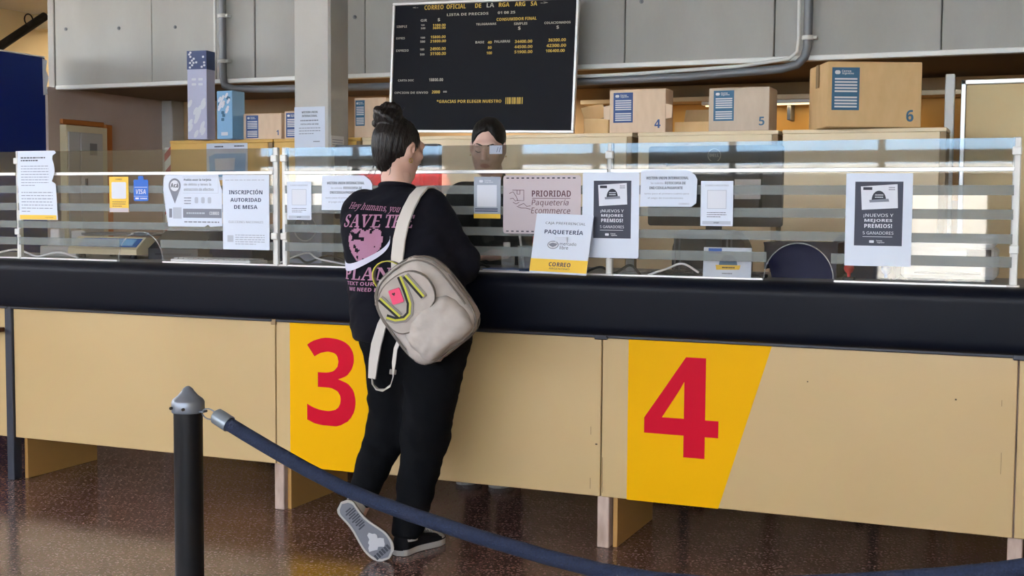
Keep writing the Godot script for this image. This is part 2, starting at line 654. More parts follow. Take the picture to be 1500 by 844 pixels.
func materials() -> void:
	# terrazzo: brown-red binder with pale and dark chips
	var S := 512
	var n := FastNoiseLite.new()
	n.seed = 5; n.noise_type = FastNoiseLite.TYPE_CELLULAR; n.frequency = 0.06
	n.cellular_return_type = FastNoiseLite.RETURN_CELL_VALUE; n.fractal_type = FastNoiseLite.FRACTAL_NONE
	var e := FastNoiseLite.new()
	e.seed = 5; e.noise_type = FastNoiseLite.TYPE_CELLULAR; e.frequency = 0.06
	e.cellular_return_type = FastNoiseLite.RETURN_DISTANCE; e.fractal_type = FastNoiseLite.FRACTAL_NONE
	var ci := n.get_seamless_image(S, S)
	var di := e.get_seamless_image(S, S)
	var im := Image.create(S, S, false, Image.FORMAT_RGB8)
	var chips := [rgb(92, 66, 58), rgb(80, 57, 52), rgb(104, 76, 65), rgb(120, 92, 80), rgb(72, 54, 50), rgb(90, 62, 54), rgb(170, 148, 134), rgb(104, 72, 62), rgb(150, 122, 106), rgb(96, 66, 58)]
	for y in S:
		for x in S:
			var k := int(ci.get_pixel(x, y).r * 255.0 * 7.31) % chips.size()
			var c: Color = chips[k]
			if di.get_pixel(x, y).r > 0.55:
				c = rgb(86, 61, 54)
			im.set_pixel(x, y, c)
	var floor_m := mat("floor", rgb(226, 222, 232), 0.2)
	grain(floor_m, ImageTexture.create_from_image(im), Vector3.ONE * 5.0)
	floor_m.roughness = 0.17
	grain(mat("concrete", rgb(255, 255, 255), 0.75), speckle(11, 0.006, rgb(148, 147, 142), rgb(164, 163, 158), 256, 5), Vector3(0.9, 0.35, 0.9))
	grain(mat("column_paint", rgb(255, 255, 255), 0.6), speckle(12, 0.008, rgb(172, 169, 163), rgb(184, 181, 175)), Vector3.ONE * 0.8)
	mat("white_paint", rgb(222, 222, 218), 0.55)
	mat("ceiling_paint", rgb(206, 200, 186), 0.8)
	grain(mat("beige_wall", rgb(255, 255, 255), 0.8), speckle(13, 0.01, rgb(205, 182, 138), rgb(216, 194, 150)), Vector3.ONE * 0.6)
	grain(mat("staff_wall", rgb(255, 255, 255), 0.8), speckle(14, 0.01, rgb(176, 160, 150), rgb(188, 172, 162)), Vector3.ONE * 0.6)
	grain(mat("back_wall", rgb(255, 255, 255), 0.8), speckle(15, 0.01, rgb(172, 142, 104), rgb(190, 158, 116)), Vector3.ONE * 0.6)
	mat("yellow_wall", rgb(222, 168, 84), 0.7)
	mat("soffit", rgb(120, 104, 88), 0.85)
	mat("paving", rgb(196, 190, 180), 0.85)
	# laminate fronts of the counter
	grain(mat("cream_laminate", rgb(255, 255, 255), 0.34), speckle(16, 0.004, rgb(178, 152, 106), rgb(188, 163, 118), 256, 3), Vector3(0.5, 0.5, 0.5))
	mat("sticker_yellow", rgb(222, 166, 0), 0.45, 0.0, 0.2)
	mat("numeral_red", rgb(190, 10, 40), 0.45, 0.0, 0.22)
	mat("nose_black", rgb(11, 14, 24), 0.42, 0.0, 0.26)
	mat("dark_trim", rgb(44, 47, 58), 0.5)
	mat("navy_metal", rgb(38, 44, 58), 0.45)
	grain(mat("leg_wood", rgb(255, 255, 255), 0.7), speckle(17, 0.03, rgb(150, 128, 116), rgb(196, 176, 164), 128, 4), Vector3(4, 1.2, 4))
	mat("side_board", rgb(176, 134, 74), 0.6)
	mat("worktop", rgb(126, 128, 130), 0.5)
	mat("scratch", rgb(70, 58, 44), 0.8)
	# glass
	var g := mat("pane_lower", Color(0.30, 0.31, 0.29, 0.1), 0.02, 0.0, 0.42)
	g.transparency = BaseMaterial3D.TRANSPARENCY_ALPHA
	g = mat("pane_upper", Color(0.25, 0.24, 0.19, 0.36), 0.02, 0.0, 0.42)
	g.transparency = BaseMaterial3D.TRANSPARENCY_ALPHA
	g = mat("window_glass", Color(0.9, 0.95, 0.95, 0.03), 0.02)
	g.transparency = BaseMaterial3D.TRANSPARENCY_ALPHA
	g = mat("frosted", Color(0.54, 0.56, 0.55, 0.54), 0.8, 0.0, 0.3)
	g.transparency = BaseMaterial3D.TRANSPARENCY_ALPHA
	g = mat("clear_plastic", Color(0.85, 0.88, 0.9, 0.25), 0.1)
	g.transparency = BaseMaterial3D.TRANSPARENCY_ALPHA
	mat("aluminium", rgb(214, 214, 212), 0.38, 0.55)
	mat("white_aluminium", rgb(206, 206, 202), 0.4)
	mat("grey_metal", rgb(112, 116, 120), 0.5, 0.4)
	mat("dark_metal", rgb(40, 35, 30), 0.8, 0.0, 0.3)
	mat("galvanised", rgb(118, 120, 124), 0.5, 0.4)
	# cartons and cabinets
	grain(mat("cabinet_tan", rgb(255, 255, 255), 0.5), speckle(18, 0.02, rgb(224, 202, 164), rgb(232, 212, 176), 128, 3), Vector3(1.2, 0.3, 1.2))
	grain(mat("cabinet_yellow", rgb(255, 255, 255), 0.5), speckle(19, 0.02, rgb(206, 162, 78), rgb(216, 172, 90), 128, 3), Vector3(1.2, 0.3, 1.2))
	mat("cabinet_edge", rgb(150, 124, 88), 0.6)
	grain(mat("kraft", rgb(255, 255, 255), 0.85), speckle(20, 0.05, rgb(214, 176, 124), rgb(224, 187, 136), 128, 4), Vector3(3, 1, 3))
	grain(mat("kraft_pale", rgb(255, 255, 255), 0.85), speckle(21, 0.05, rgb(214, 186, 158), rgb(224, 198, 170), 128, 4), Vector3(3, 1, 3))
	grain(mat("kraft_grey", rgb(255, 255, 255), 0.85), speckle(22, 0.05, rgb(196, 178, 158), rgb(206, 188, 168), 128, 4), Vector3(3, 1, 3))
	mat("label_blue", rgb(58, 84, 138), 0.6)
	mat("label_teal", rgb(60, 104, 136), 0.6)
	mat("print_pale", rgb(214, 214, 214), 0.7)
	mat("sky_blue", rgb(120, 168, 206), 0.5)
	mat("added_hoarding_blue", rgb(150, 196, 236), 0.6)
	mat("lilac_card", rgb(176, 178, 204), 0.5)
	mat("navy_print", rgb(44, 62, 108), 0.5)
	mat("board_black", rgb(30, 31, 36), 0.75, 0.0, 0.25)
	mat("gold_letter", rgb(206, 172, 66), 0.5)
	mat("white_letter", rgb(176, 172, 156), 0.5)
	mat("navy_panel", rgb(16, 40, 112), 0.6, 0.0, 0.3)
	# paper and inks
	mat("paper", rgb(202, 210, 224), 0.8)
	mat("paper_pink", rgb(186, 174, 178), 0.7)
	mat("card_grey", rgb(150, 158, 172), 0.5)
	mat("ink", rgb(38, 40, 52), 0.7)
	mat("ink_navy", rgb(30, 40, 76), 0.7)
	mat("ink_grey", rgb(120, 124, 136), 0.7)
	mat("ink_pale", rgb(170, 176, 190), 0.7)
	mat("ink_dark", rgb(46, 50, 66), 0.6)
	mat("ink_white", rgb(204, 207, 216), 0.7)
	mat("ink_yellow", rgb(226, 184, 56), 0.6)
	mat("ink_blue", rgb(22, 96, 190), 0.6)
	mat("ink_brown", rgb(92, 58, 66), 0.7)
	mat("ink_magenta", rgb(190, 30, 60), 0.7)
	# electronics and small things
	mat("black_plastic", rgb(22, 24, 30), 0.45)
	mat("dark_plastic", rgb(50, 52, 58), 0.5)
	mat("beige_plastic", rgb(206, 196, 164), 0.5)
	mat("grey_plastic", rgb(176, 178, 178), 0.5)
	mat("white_plastic", rgb(222, 224, 226), 0.45)
	mat("blue_plastic", rgb(48, 96, 168), 0.35)
	mat("navy_plastic", rgb(8, 8, 46), 0.45, 0.0, 0.3)
	mat("red_plastic", rgb(190, 40, 48), 0.4)
	mat("pen_yellow", rgb(226, 176, 40), 0.4)
	mat("brown_wood", rgb(176, 104, 44), 0.6)
	mat("hazard_red", rgb(160, 30, 44), 0.6)

# wall in the xy plane with rectangular openings [x0, y0, x1, y1]: one box for each cell that is not open
func pierced(b: B, lo: Vector3, hi: Vector3, holes: Array, along_z := false) -> void:
	var us := [lo.z if along_z else lo.x, hi.z if along_z else hi.x]
	var vs := [lo.y, hi.y]
	for h in holes:
		us.append_array([h[0], h[2]]); vs.append_array([h[1], h[3]])
	us.sort(); vs.sort()
	for i in us.size() - 1:
		for j in vs.size() - 1:
			if us[i + 1] - us[i] < 1e-4 or vs[j + 1] - vs[j] < 1e-4:
				continue
			var cu: float = (us[i] + us[i + 1]) / 2
			var cv: float = (vs[j] + vs[j + 1]) / 2
			var open := false
			for h in holes:
				if cu > h[0] and cu < h[2] and cv > h[1] and cv < h[3]:
					open = true
			if open:
				continue
			if along_z:
				b.b(Vector3(lo.x, vs[j], us[i]), Vector3(hi.x, vs[j + 1], us[i + 1]))
			else:
				b.b(Vector3(us[i], vs[j], lo.z), Vector3(us[i + 1], vs[j + 1], hi.z))

func window_unit(called: String, h: Array, z: float, splits: Array, bars: Array, along_z := false) -> void:
	# frame, mullions and transoms, with one pane in each light
	var f := B.new()
	var us: Array = [h[0]] + splits + [h[2]]
	var vs: Array = [h[1]] + bars + [h[3]]
	var P := func(u0: float, v0: float, u1: float, v1: float, t: float) -> Array:
		if along_z:
			return [Vector3(z - t, v0, u0), Vector3(z + t, v1, u1)]
		return [Vector3(u0, v0, z - t), Vector3(u1, v1, z + t)]
	for u in us:
		var q: Array = P.call(u - 0.03, h[1], u + 0.03, h[3], 0.04)
		f.b(q[0], q[1], 0.006)
	for v in vs:
		var q: Array = P.call(h[0], v - 0.035, h[2], v + 0.035, 0.036)
		f.b(q[0], q[1], 0.006)
	var o := struct(called, f, M.grey_metal)
	for i in us.size() - 1:
		for j in vs.size() - 1:
			var q: Array = P.call(us[i], vs[j], us[i + 1], vs[j + 1], 0.002)
			var b := B.new()
			b.b(q[0], q[1])
			part("pane", b, M.window_glass, o)

func room() -> void:
	var b := B.new()
	b.b(Vector3(-6.7, -0.2, -6.2), Vector3(5.7, 0.0, 7.7))
	struct("floor", b, M.floor)
	b = B.new()
	b.b(Vector3(-6.7, 2.98, -6.2), Vector3(5.7, 3.2, 7.7))
	struct("ceiling", b, M.ceiling_paint)
	# street side, behind the camera: a high band of windows over a solid wall, and one lower light
	var band := [-2.95, 1.55, 5.2, 2.88]
	var corner := [-6.2, 1.2, -3.55, 2.88]
	var low := [0.66, 0.56, 1.66, 1.5]
	b = B.new()
	pierced(b, Vector3(-6.7, 0, 7.5), Vector3(5.7, 2.98, 7.7), [band, low, corner])
	struct("wall_front", b, M.beige_wall)
	window_unit("window_1", band, 7.6, [-2.1, -0.7, 0.7, 2.1, 3.5], [1.715, 1.76])
	window_unit("window_2", low, 7.6, [], [])
	window_unit("window_5", corner, 7.6, [-4.9], [1.715, 1.76])
	# left side of the hall: tall windows towards the street corner
	var holes := [[-1.6, 1.85, 2.4, 2.88], [2.7, 1.85, 6.9, 2.88]]
	b = B.new()
	pierced(b, Vector3(-6.7, 0, -6.2), Vector3(-6.5, 2.98, 7.5), holes, true)
	struct("wall_left", b, M.beige_wall)
	window_unit("window_3", holes[0], -6.6, [-0.3, 1.0], [], true)
	window_unit("window_4", holes[1], -6.6, [4.1, 5.5], [], true)
	b = B.new()
	b.b(Vector3(5.5, 0, -6.2), Vector3(5.7, 2.98, 7.5))
	struct("wall_right", b, M.beige_wall)
	b = B.new()
	b.b(Vector3(-6.5, 0, -6.2), Vector3(5.5, 2.98, -6.0))
	struct("wall_rear", b, M.beige_wall)
	# staff side: wall across the back, wall on the left with its low soffit
	b = B.new()
	b.b(Vector3(-4.12, 0, -3.6), Vector3(5.5, 2.02, -3.5))
	struct("wall_back", b, M.back_wall)
	b = B.new()
	b.b(Vector3(-4.12, 0, -3.5), Vector3(-4.0, 2.02, -2.2))
	struct("wall_staff_left", b, M.staff_wall)
	b = B.new()
	b.b(Vector3(-4.12, 2.02, -3.6), Vector3(5.5, 2.1, -2.38))
	struct("soffit", b, M.soffit)
	b = B.new()
	b.b(Vector3(-4.0, 0.0, -3.5), Vector3(-3.9, 2.02, -3.36), 0.006)
	struct("trim_1", b, M.column_paint)
	# concrete panels above
	var up := Node3D.new()
	up.name = "wall_upper"
	up.set_meta("kind", "structure")
	add_child(up)
	var xs := [-4.09, -4.03, -3.227, -2.439, -1.66, -0.85, -0.043, 0.77, 1.595, 2.4, 3.2, 4.0, 4.8, 5.5]
	for i in xs.size() - 1:
		b = B.new()
		b.b(Vector3(xs[i] + 0.003, 2.02, -2.38 - 0.004 * (i % 2)), Vector3(xs[i + 1] - 0.003, 2.98, -2.3 - 0.004 * (i % 2)), 0.004)
		part("wall_panel", b, M.concrete, up)
	b = B.new()
	b.b(Vector3(-4.09, 2.02, -2.46), Vector3(5.5, 2.98, -2.39))
	part("backing", b, M.concrete, up)
	for p in [[-3.93, 2.405], [-3.49, 2.39], [-3.04, 2.375], [-2.68, 2.37], [-1.73, 2.37], [0.05, 2.36], [1.2, 2.37]]:
		b = B.new()
		b.lathe(Transform3D(Basis.from_euler(Vector3(PI / 2, 0, 0)), Vector3(p[0], p[1], -2.302)), [Vector2(0.0, 0.01), Vector2(0.005, 0.01), Vector2(0.006, 0.005), Vector2(0.012, 0.004), Vector2(0.012, 0.0)], 10, false)
		part("bolt", b, M.grey_metal, up)
	b = B.new()
	b.b(Vector3(-4.0, 2.005, -2.33), Vector3(5.5, 2.032, -2.27), 0.004)
	struct("trim_2", b, M.white_paint)
	# column
	b = B.new()
	b.b(Vector3(-1.836, 0, -2.012), Vector3(-1.6, 2.98, -1.8), 0.012)
	struct("column", b, M.column_paint)
	# outside: pavement and an added white wall and blue hoarding to shape the reflections
	b = B.new()
	b.b(Vector3(-30, -0.3, -30), Vector3(30, -0.2, 45))
	struct("pavement", b, M.paving)
	var van := thing("parked_van", "red van parked in the street outside, mirrored in the glass", "van", Vector3(-5.85, -0.2, 12.75), Vector3(0, -PI / 2, 0))
	mat("van_red", rgb(196, 34, 28), 0.35)
	mat("tyre", rgb(24, 24, 26), 0.8)
	b = B.new()
	b.plate(at(0, 0, -0.85), PackedVector2Array([Vector2(-2.0, 0.32), Vector2(1.95, 0.32), Vector2(2.05, 0.5), Vector2(2.0, 0.95), Vector2(1.35, 1.1), Vector2(0.85, 1.82), Vector2(0.6, 1.92), Vector2(-1.9, 1.92), Vector2(-2.0, 1.85)]), -1.7)
	part("body", b, M.van_red, van)
	for q in [[0.1, 0.95], [-0.9, 0.0], [-1.8, -1.0]]:
		bx("window", Vector3(q[0], 1.12, -0.858), Vector3(q[1] - 0.06, 1.5, -0.849), 0.0, M.black_plastic, van)
	for q in [-1.3, 1.3]:
		for sz in [-0.86, 0.72]:
			b = B.new()
			b.lathe(Transform3D(Basis.from_euler(Vector3(PI / 2, 0, 0)), Vector3(q, 0.32, sz)), [Vector2(0, 0.0), Vector2(0.32, 0.0), Vector2(0.32, 0.16), Vector2(0, 0.16)], 24)
			part("wheel", b, M.tyre, van)
	bx("rear_window", Vector3(-2.008, 1.15, -0.62), Vector3(-1.999, 1.5, 0.62), 0.0, M.black_plastic, van)
	bx("bumper", Vector3(1.98, 0.32, -0.8), Vector3(2.12, 0.5, 0.8), 0.02, M.black_plastic, van)
	bx("door_handle", Vector3(0.05, 0.98, -0.87), Vector3(0.22, 1.01, -0.85), 0.004, M.black_plastic, van)
	var w := thing("added_street_wall", "added white wall and pale blue hoarding, unseen, shaping the reflections in the glass", "wall", Vector3(0, -0.2, 20))
	b = B.new()
	b.b(Vector3(-16, 0, 0), Vector3(12, 2.2, 0.25), 0.02)
	part("wall_body", b, M.white_paint, w)
	b = B.new()
	b.b(Vector3(-16.05, 2.2, -0.05), Vector3(12.05, 2.3, 0.3), 0.02)
	part("coping", b, M.white_paint, w)
	b = B.new()
	b.b(Vector3(-16, 2.3, 0.05), Vector3(12, 3.3, 0.12), 0.01)
	part("added_hoarding", b, M.added_hoarding_blue, w)  # added so the upper glass mirrors pale blue instead of bright sky

# ---------------------------------------------------------------- counter
func digit_three() -> PackedVector2Array:
	return PackedVector2Array()

func numeral(s: String, x0: float, y0: float, x1: float, y1: float, z: float, parent: Node) -> void:
	var b := B.new()
	write(b, s, Transform3D(Basis(), Vector3((x0 + x1) / 2, (y0 + y1) / 2, z)), x1 - x0, y1 - y0)
	var o := part("numeral", b, M.numeral_red, parent)
	tag(o, "large red numeral " + s)

func counter() -> void:
	mat("brown_ledge", rgb(92, 56, 34), 0.5)
	var t := thing("service_counter", "long cream service counter with black padded front edge and numbered panels", "counter")
	var seams := [-3.55, -2.168, -0.769, 0.626, 2.024, 3.42, 4.8]
	for i in seams.size() - 1:
		var x0: float = seams[i] + (0.0025 if i != 1 else 0.012)
		var x1: float = seams[i + 1] - (0.0025 if i != 0 else 0.03)
		var p := bx("front_panel", Vector3(x0, 0.195, -0.02), Vector3(x1, 0.785, 0.0), 0.002, M.cream_laminate, t)
		if i == 2:
			bx("sticker", Vector3(-0.701, 0.192, 0.0002), Vector3(-0.258, 0.783, 0.001), 0.0, M.sticker_yellow, p)
			numeral("3", -0.62, 0.37, -0.397, 0.723, 0.0016, p)
		if i == 3:
			var b := B.new()
			b.plate(at(0, 0, 0.001), PackedVector2Array([Vector2(0.726, 0.194), Vector2(1.062, 0.194), Vector2(1.241, 0.784), Vector2(0.726, 0.784)]), 0.0008)
			part("sticker", b, M.sticker_yellow, p)
			numeral("4", 0.788, 0.366, 1.058, 0.723, 0.0016, p)
			for sc in [[1.98, 0.40, 0.001, 0.07], [1.977, 0.62, 0.001, 0.02], [1.36, 0.66, 0.004, 0.004], [1.835, 0.63, 0.006, 0.005]]:
				bx("scuff", Vector3(sc[0], sc[1], 0.0), Vector3(sc[0] + sc[2], sc[1] + sc[3], 0.0006), 0.0, M.scratch, p)
		if i == 2:
			for sc in [[0.585, 0.22, 0.001, 0.04], [0.586, 0.42, 0.001, 0.03], [0.604, 0.384, 0.008, 0.005]]:
				bx("scuff", Vector3(sc[0], sc[1], 0.0), Vector3(sc[0] + sc[2], sc[1] + sc[3], 0.0006), 0.0, M.scratch, p)
		if i == 3:
			bx("scuff", Vector3(0.632, 0.21, 0.0), Vector3(0.6335, 0.34, 0.0006), 0.0, M.scratch, p)
	# black padded front edge: a swept profile with a round upper lip
	var prof := [Vector2(-0.02, 0.79), Vector2(0.03, 0.79), Vector2(0.04, 0.8), Vector2(0.045, 0.83), Vector2(0.047, 0.9), Vector2(0.05, 0.95)]
	for k in 9:
		var a := PI / 2 * k / 8.0
		prof.append(Vector2(0.05 - 0.045 + 0.045 * cos(a), 0.957 + 0.043 * sin(a)))
	prof.append(Vector2(-0.06, 1.0))
	prof.append(Vector2(-0.08, 0.997))
	var b := B.new()
	b.soft()
	for i in prof.size() - 1:
		var p: Vector2 = prof[i]
		var q: Vector2 = prof[i + 1]
		var out := Vector3(0, q.x - p.x, 0).normalized() * -1.0 + Vector3(0, 0, q.y - p.y)
		out = Vector3(0, -(q.x - p.x), q.y - p.y)
		b.quad(Vector3(-3.55, p.y, p.x), Vector3(4.8, p.y, p.x), Vector3(4.8, q.y, q.x), Vector3(-3.55, q.y, q.x), out)
	for xe in [-3.55, 4.8]:
		b.flat()
		for i in range(1, prof.size() - 1):
			b.tri(Vector3(xe, prof[0].y, prof[0].x), Vector3(xe, prof[i].y, prof[i].x), Vector3(xe, prof[i + 1].y, prof[i + 1].x), Vector3(signf(xe), 0, 0))
	var nose := part("padded_edge", b, M.nose_black, t)
	tag(nose, "black padded front edge of the counter")
	# thin dark moulding under the edge, in lengths
	for i in seams.size() - 1:
		bx("moulding", Vector3(seams[i] + 0.01, 0.778, 0.0), Vector3(seams[i + 1] - 0.01, 0.793, 0.016), 0.003, M.dark_trim, t)
	for x in [0.626, 2.03]:
		bx("clip", Vector3(x - 0.024, 0.772, 0.002), Vector3(x + 0.024, 0.802, 0.021), 0.003, M.dark_trim, t)
	bx("bracket", Vector3(-0.785, 0.765, 0.0), Vector3(-0.762, 0.79, 0.012), 0.002, M.cabinet_edge, t)
	bx("ledge", Vector3(-2.7, 0.672, 0.001), Vector3(-2.205, 0.692, 0.07), 0.003, M.brown_ledge, t)
	bx("worktop", Vector3(-3.55, 0.95, -0.72), Vector3(4.8, 0.995, -0.08), 0.003, M.worktop, t)
	bx("post", Vector3(-2.198, 0.0, -0.04), Vector3(-2.158, 0.79, 0.012), 0.003, M.navy_metal, t)
	for x in [-0.769, 0.63, 2.03, 3.42]:
		bx("leg", Vector3(x - 0.023, 0.0, -0.075), Vector3(x + 0.023, 0.96, -0.021), 0.003, M.leg_wood, t)
	for x in [-2.15, -0.745, 0.66, 2.06, 3.45]:
		bx("side_board", Vector3(x, 0.0 if x < 2.0 else 0.02, -0.5), Vector3(x + 0.018, 0.95, -0.045), 0.002, M.side_board, t)
	for x in [-2.15, -0.745, 0.66, 2.06]:
		bx("shelf", Vector3(x + 0.02, 0.45, -0.5), Vector3(x + 1.36, 0.468, -0.05), 0.002, M.side_board, t)

# ---------------------------------------------------------------- glass screens on the counter
func screen_of(called: String, label: String, posts: Array) -> void:
	var z := -0.1
	var t := thing(called, label, "glass screen", Vector3(0, 0, 0), Vector3.ZERO, "glass screens on the counter")
	for x in posts:
		var lean := 0.0
		var p := bx("post", Vector3(x - 0.0125, 1.0, z - 0.022), Vector3(x + 0.0125, 1.485, z - 0.002), 0.003, M.white_aluminium, t)
		for y in [1.12, 1.44]:
			bx("bracket", Vector3(x - 0.0145, y - 0.014, z - 0.006), Vector3(x + 0.0145, y + 0.014, z + 0.01), 0.003, M.white_aluminium, p)
		bx("foot", Vector3(x - 0.02, 0.996, z - 0.035), Vector3(x + 0.02, 1.004, z + 0.015), 0.002, M.white_aluminium, p)
	for i in posts.size() - 1:
		var x0: float = posts[i] + 0.006
		var x1: float = posts[i + 1] - 0.006
		var c := (x0 + x1) / 2
		var r := 0.118
		var poly := PackedVector2Array([Vector2(x0, 1.004), Vector2(c - r, 1.004)])
		for k in range(1, 24):
			var a := PI - PI * k / 24.0
			poly.append(Vector2(c + r * cos(a), 1.004 + 0.123 * sin(a)))
		poly.append_array([Vector2(c + r, 1.004), Vector2(x1, 1.004), Vector2(x1, 1.374), Vector2(x0, 1.374)])
		var b := B.new()
		b.plate(at(0, 0, z + 0.003), poly, 0.006)
		var pane := part("lower_pane", b, M.pane_lower, t)
		tag(pane, "clear lower pane with a half-round hatch")
		# polished edge of the half-round hatch
		var arc := []
		for k in 25:
			var a := PI - PI * k / 24.0
			arc.append(Vector3(c + (r + 0.001) * cos(a), 1.005 + 0.124 * sin(a), z))
		b = B.new()
		b.tube(arc, 0.002, 6)
		part("hatch_edge", b, M.clear_plastic, t)
		b = B.new()
		b.b(Vector3(x0, 1.388, z - 0.003), Vector3(x1, 1.482, z + 0.003))
		part("upper_pane", b, M.pane_upper, t)
		bx("rail", Vector3(x0, 1.374, z - 0.006), Vector3(x1, 1.388, z + 0.007), 0.002, M.aluminium, t)
		bx("base_strip", Vector3(x0, 0.997, z - 0.008), Vector3(c - r - 0.004, 1.004, z + 0.008), 0.001, M.aluminium, t)
		bx("base_strip", Vector3(c + r + 0.004, 0.997, z - 0.008), Vector3(x1, 1.004, z + 0.008), 0.001, M.aluminium, t)
		for y in [[1.296, 1.329], [1.217, 1.25], [1.138, 1.17]]:
			bx("frosted_band", Vector3(x0, y[0], z + 0.0032), Vector3(x1, y[1], z + 0.004), 0.0, M.frosted, t)
		var hw := 0.118 * sqrt(1.0 - pow((1.061 - 1.004) / 0.123, 2)) + 0.006
		bx("frosted_band", Vector3(x0, 1.061, z + 0.0032), Vector3(c - hw, 1.096, z + 0.004), 0.0, M.frosted, t)
		bx("frosted_band", Vector3(c + hw, 1.061, z + 0.0032), Vector3(x1, 1.096, z + 0.004), 0.0, M.frosted, t)

func glass_screens() -> void:
	screen_of("glass_screen", "glass screen with white posts holding the torn notice, left of the gap", [-3.6, -2.216, -0.836])
	screen_of("glass_screen", "long glass screen right of the gap, holding the premium posters", [-0.79, 0.613, 1.997])

# ---------------------------------------------------------------- staff side behind the counter
func carton(label: String, digit: String, x0: float, x1: float, y: float, h: float, d: float, zf: float, turn: float, m: Material, inkname: String, lab: Array, group := "parcel boxes on the cabinets") -> Node3D:
	var w := x1 - x0
	var t := thing("shipping_box", label, "box", Vector3((x0 + x1) / 2, y, zf - d / 2 * cos(turn)), Vector3(0, turn, 0), group)
	bx("box_body", Vector3(-w / 2, 0, -d / 2), Vector3(w / 2, h, d / 2), 0.003, m, t)
	# closed top flaps meeting in the middle
	bx("flap", Vector3(-w / 2 + 0.002, h, -d / 2 + 0.002), Vector3(w / 2 - 0.002, h + 0.003, -0.002), 0.001, m, t)
	bx("flap", Vector3(-w / 2 + 0.002, h, 0.002), Vector3(w / 2 - 0.002, h + 0.003, d / 2 - 0.002), 0.001, m, t)
	if lab.size():
		box_print(t, w, h, d / 2, inkname, lab, digit)
	return t

# the blue address panel with its ruled lines, and the size number
func box_print(t: Node3D, w: float, h: float, z: float, inkname: String, lab: Array, digit: String) -> void:
	var s := Sheet.new()
	s.root = t
	s.w = w
	s.h = h
	var o := B.new()
	var u0: float = lab[0]; var v0: float = lab[1]; var u1: float = lab[2]; var v1: float = lab[3]
	var X := func(u: float, v: float, layer: int) -> Transform3D: return Transform3D(Basis(), Vector3((u - 0.5) * w, (1.0 - v) * h, z + 0.0008 * layer))
	var R := func(b: B, a0: float, c0: float, a1: float, c1: float, layer: int) -> void:
		b.plate(X.call((a0 + a1) / 2, (c0 + c1) / 2, layer), rounded((a1 - a0) * w, (c1 - c0) * h, 0.001, 2), 0.0, true)
	R.call(o, u0, v0, u1, v1, 1)
	var lw := u1 - u0
	var lh := v1 - v0
	part("address_panel", o, M[inkname], t)
	for k in 10:
		if k == 5:
			continue
		var v := v0 + lh * (0.25 + 0.072 * k)
		var rule := B.new()
		R.call(rule, u0 + lw * 0.1, v, u1 - lw * 0.08, v + lh * 0.04, 2)
		part("ruled_line", rule, M.print_pale, t)
	var p := B.new()
	p.plate(X.call(u0 + lw * 0.2, v0 + lh * 0.115, 2), rounded(lw * w * 0.2, lh * h * 0.09, lh * h * 0.04, 5), 0.0, true)
	write(p, "Correo", X.call(u0 + lw * 0.52, v0 + lh * 0.085, 2), 0.0, lh * h * 0.05)
	write(p, "Argentino", X.call(u0 + lw * 0.57, v0 + lh * 0.145, 2), 0.0, lh * h * 0.06)
	part("emblem", p, M.print_pale, t)
	if digit:
		var n := B.new()
		write(n, digit, X.call(lab[4], lab[5], 1), 0.0, lab[6] * h)
		part("size_number", n, M[inkname], t)

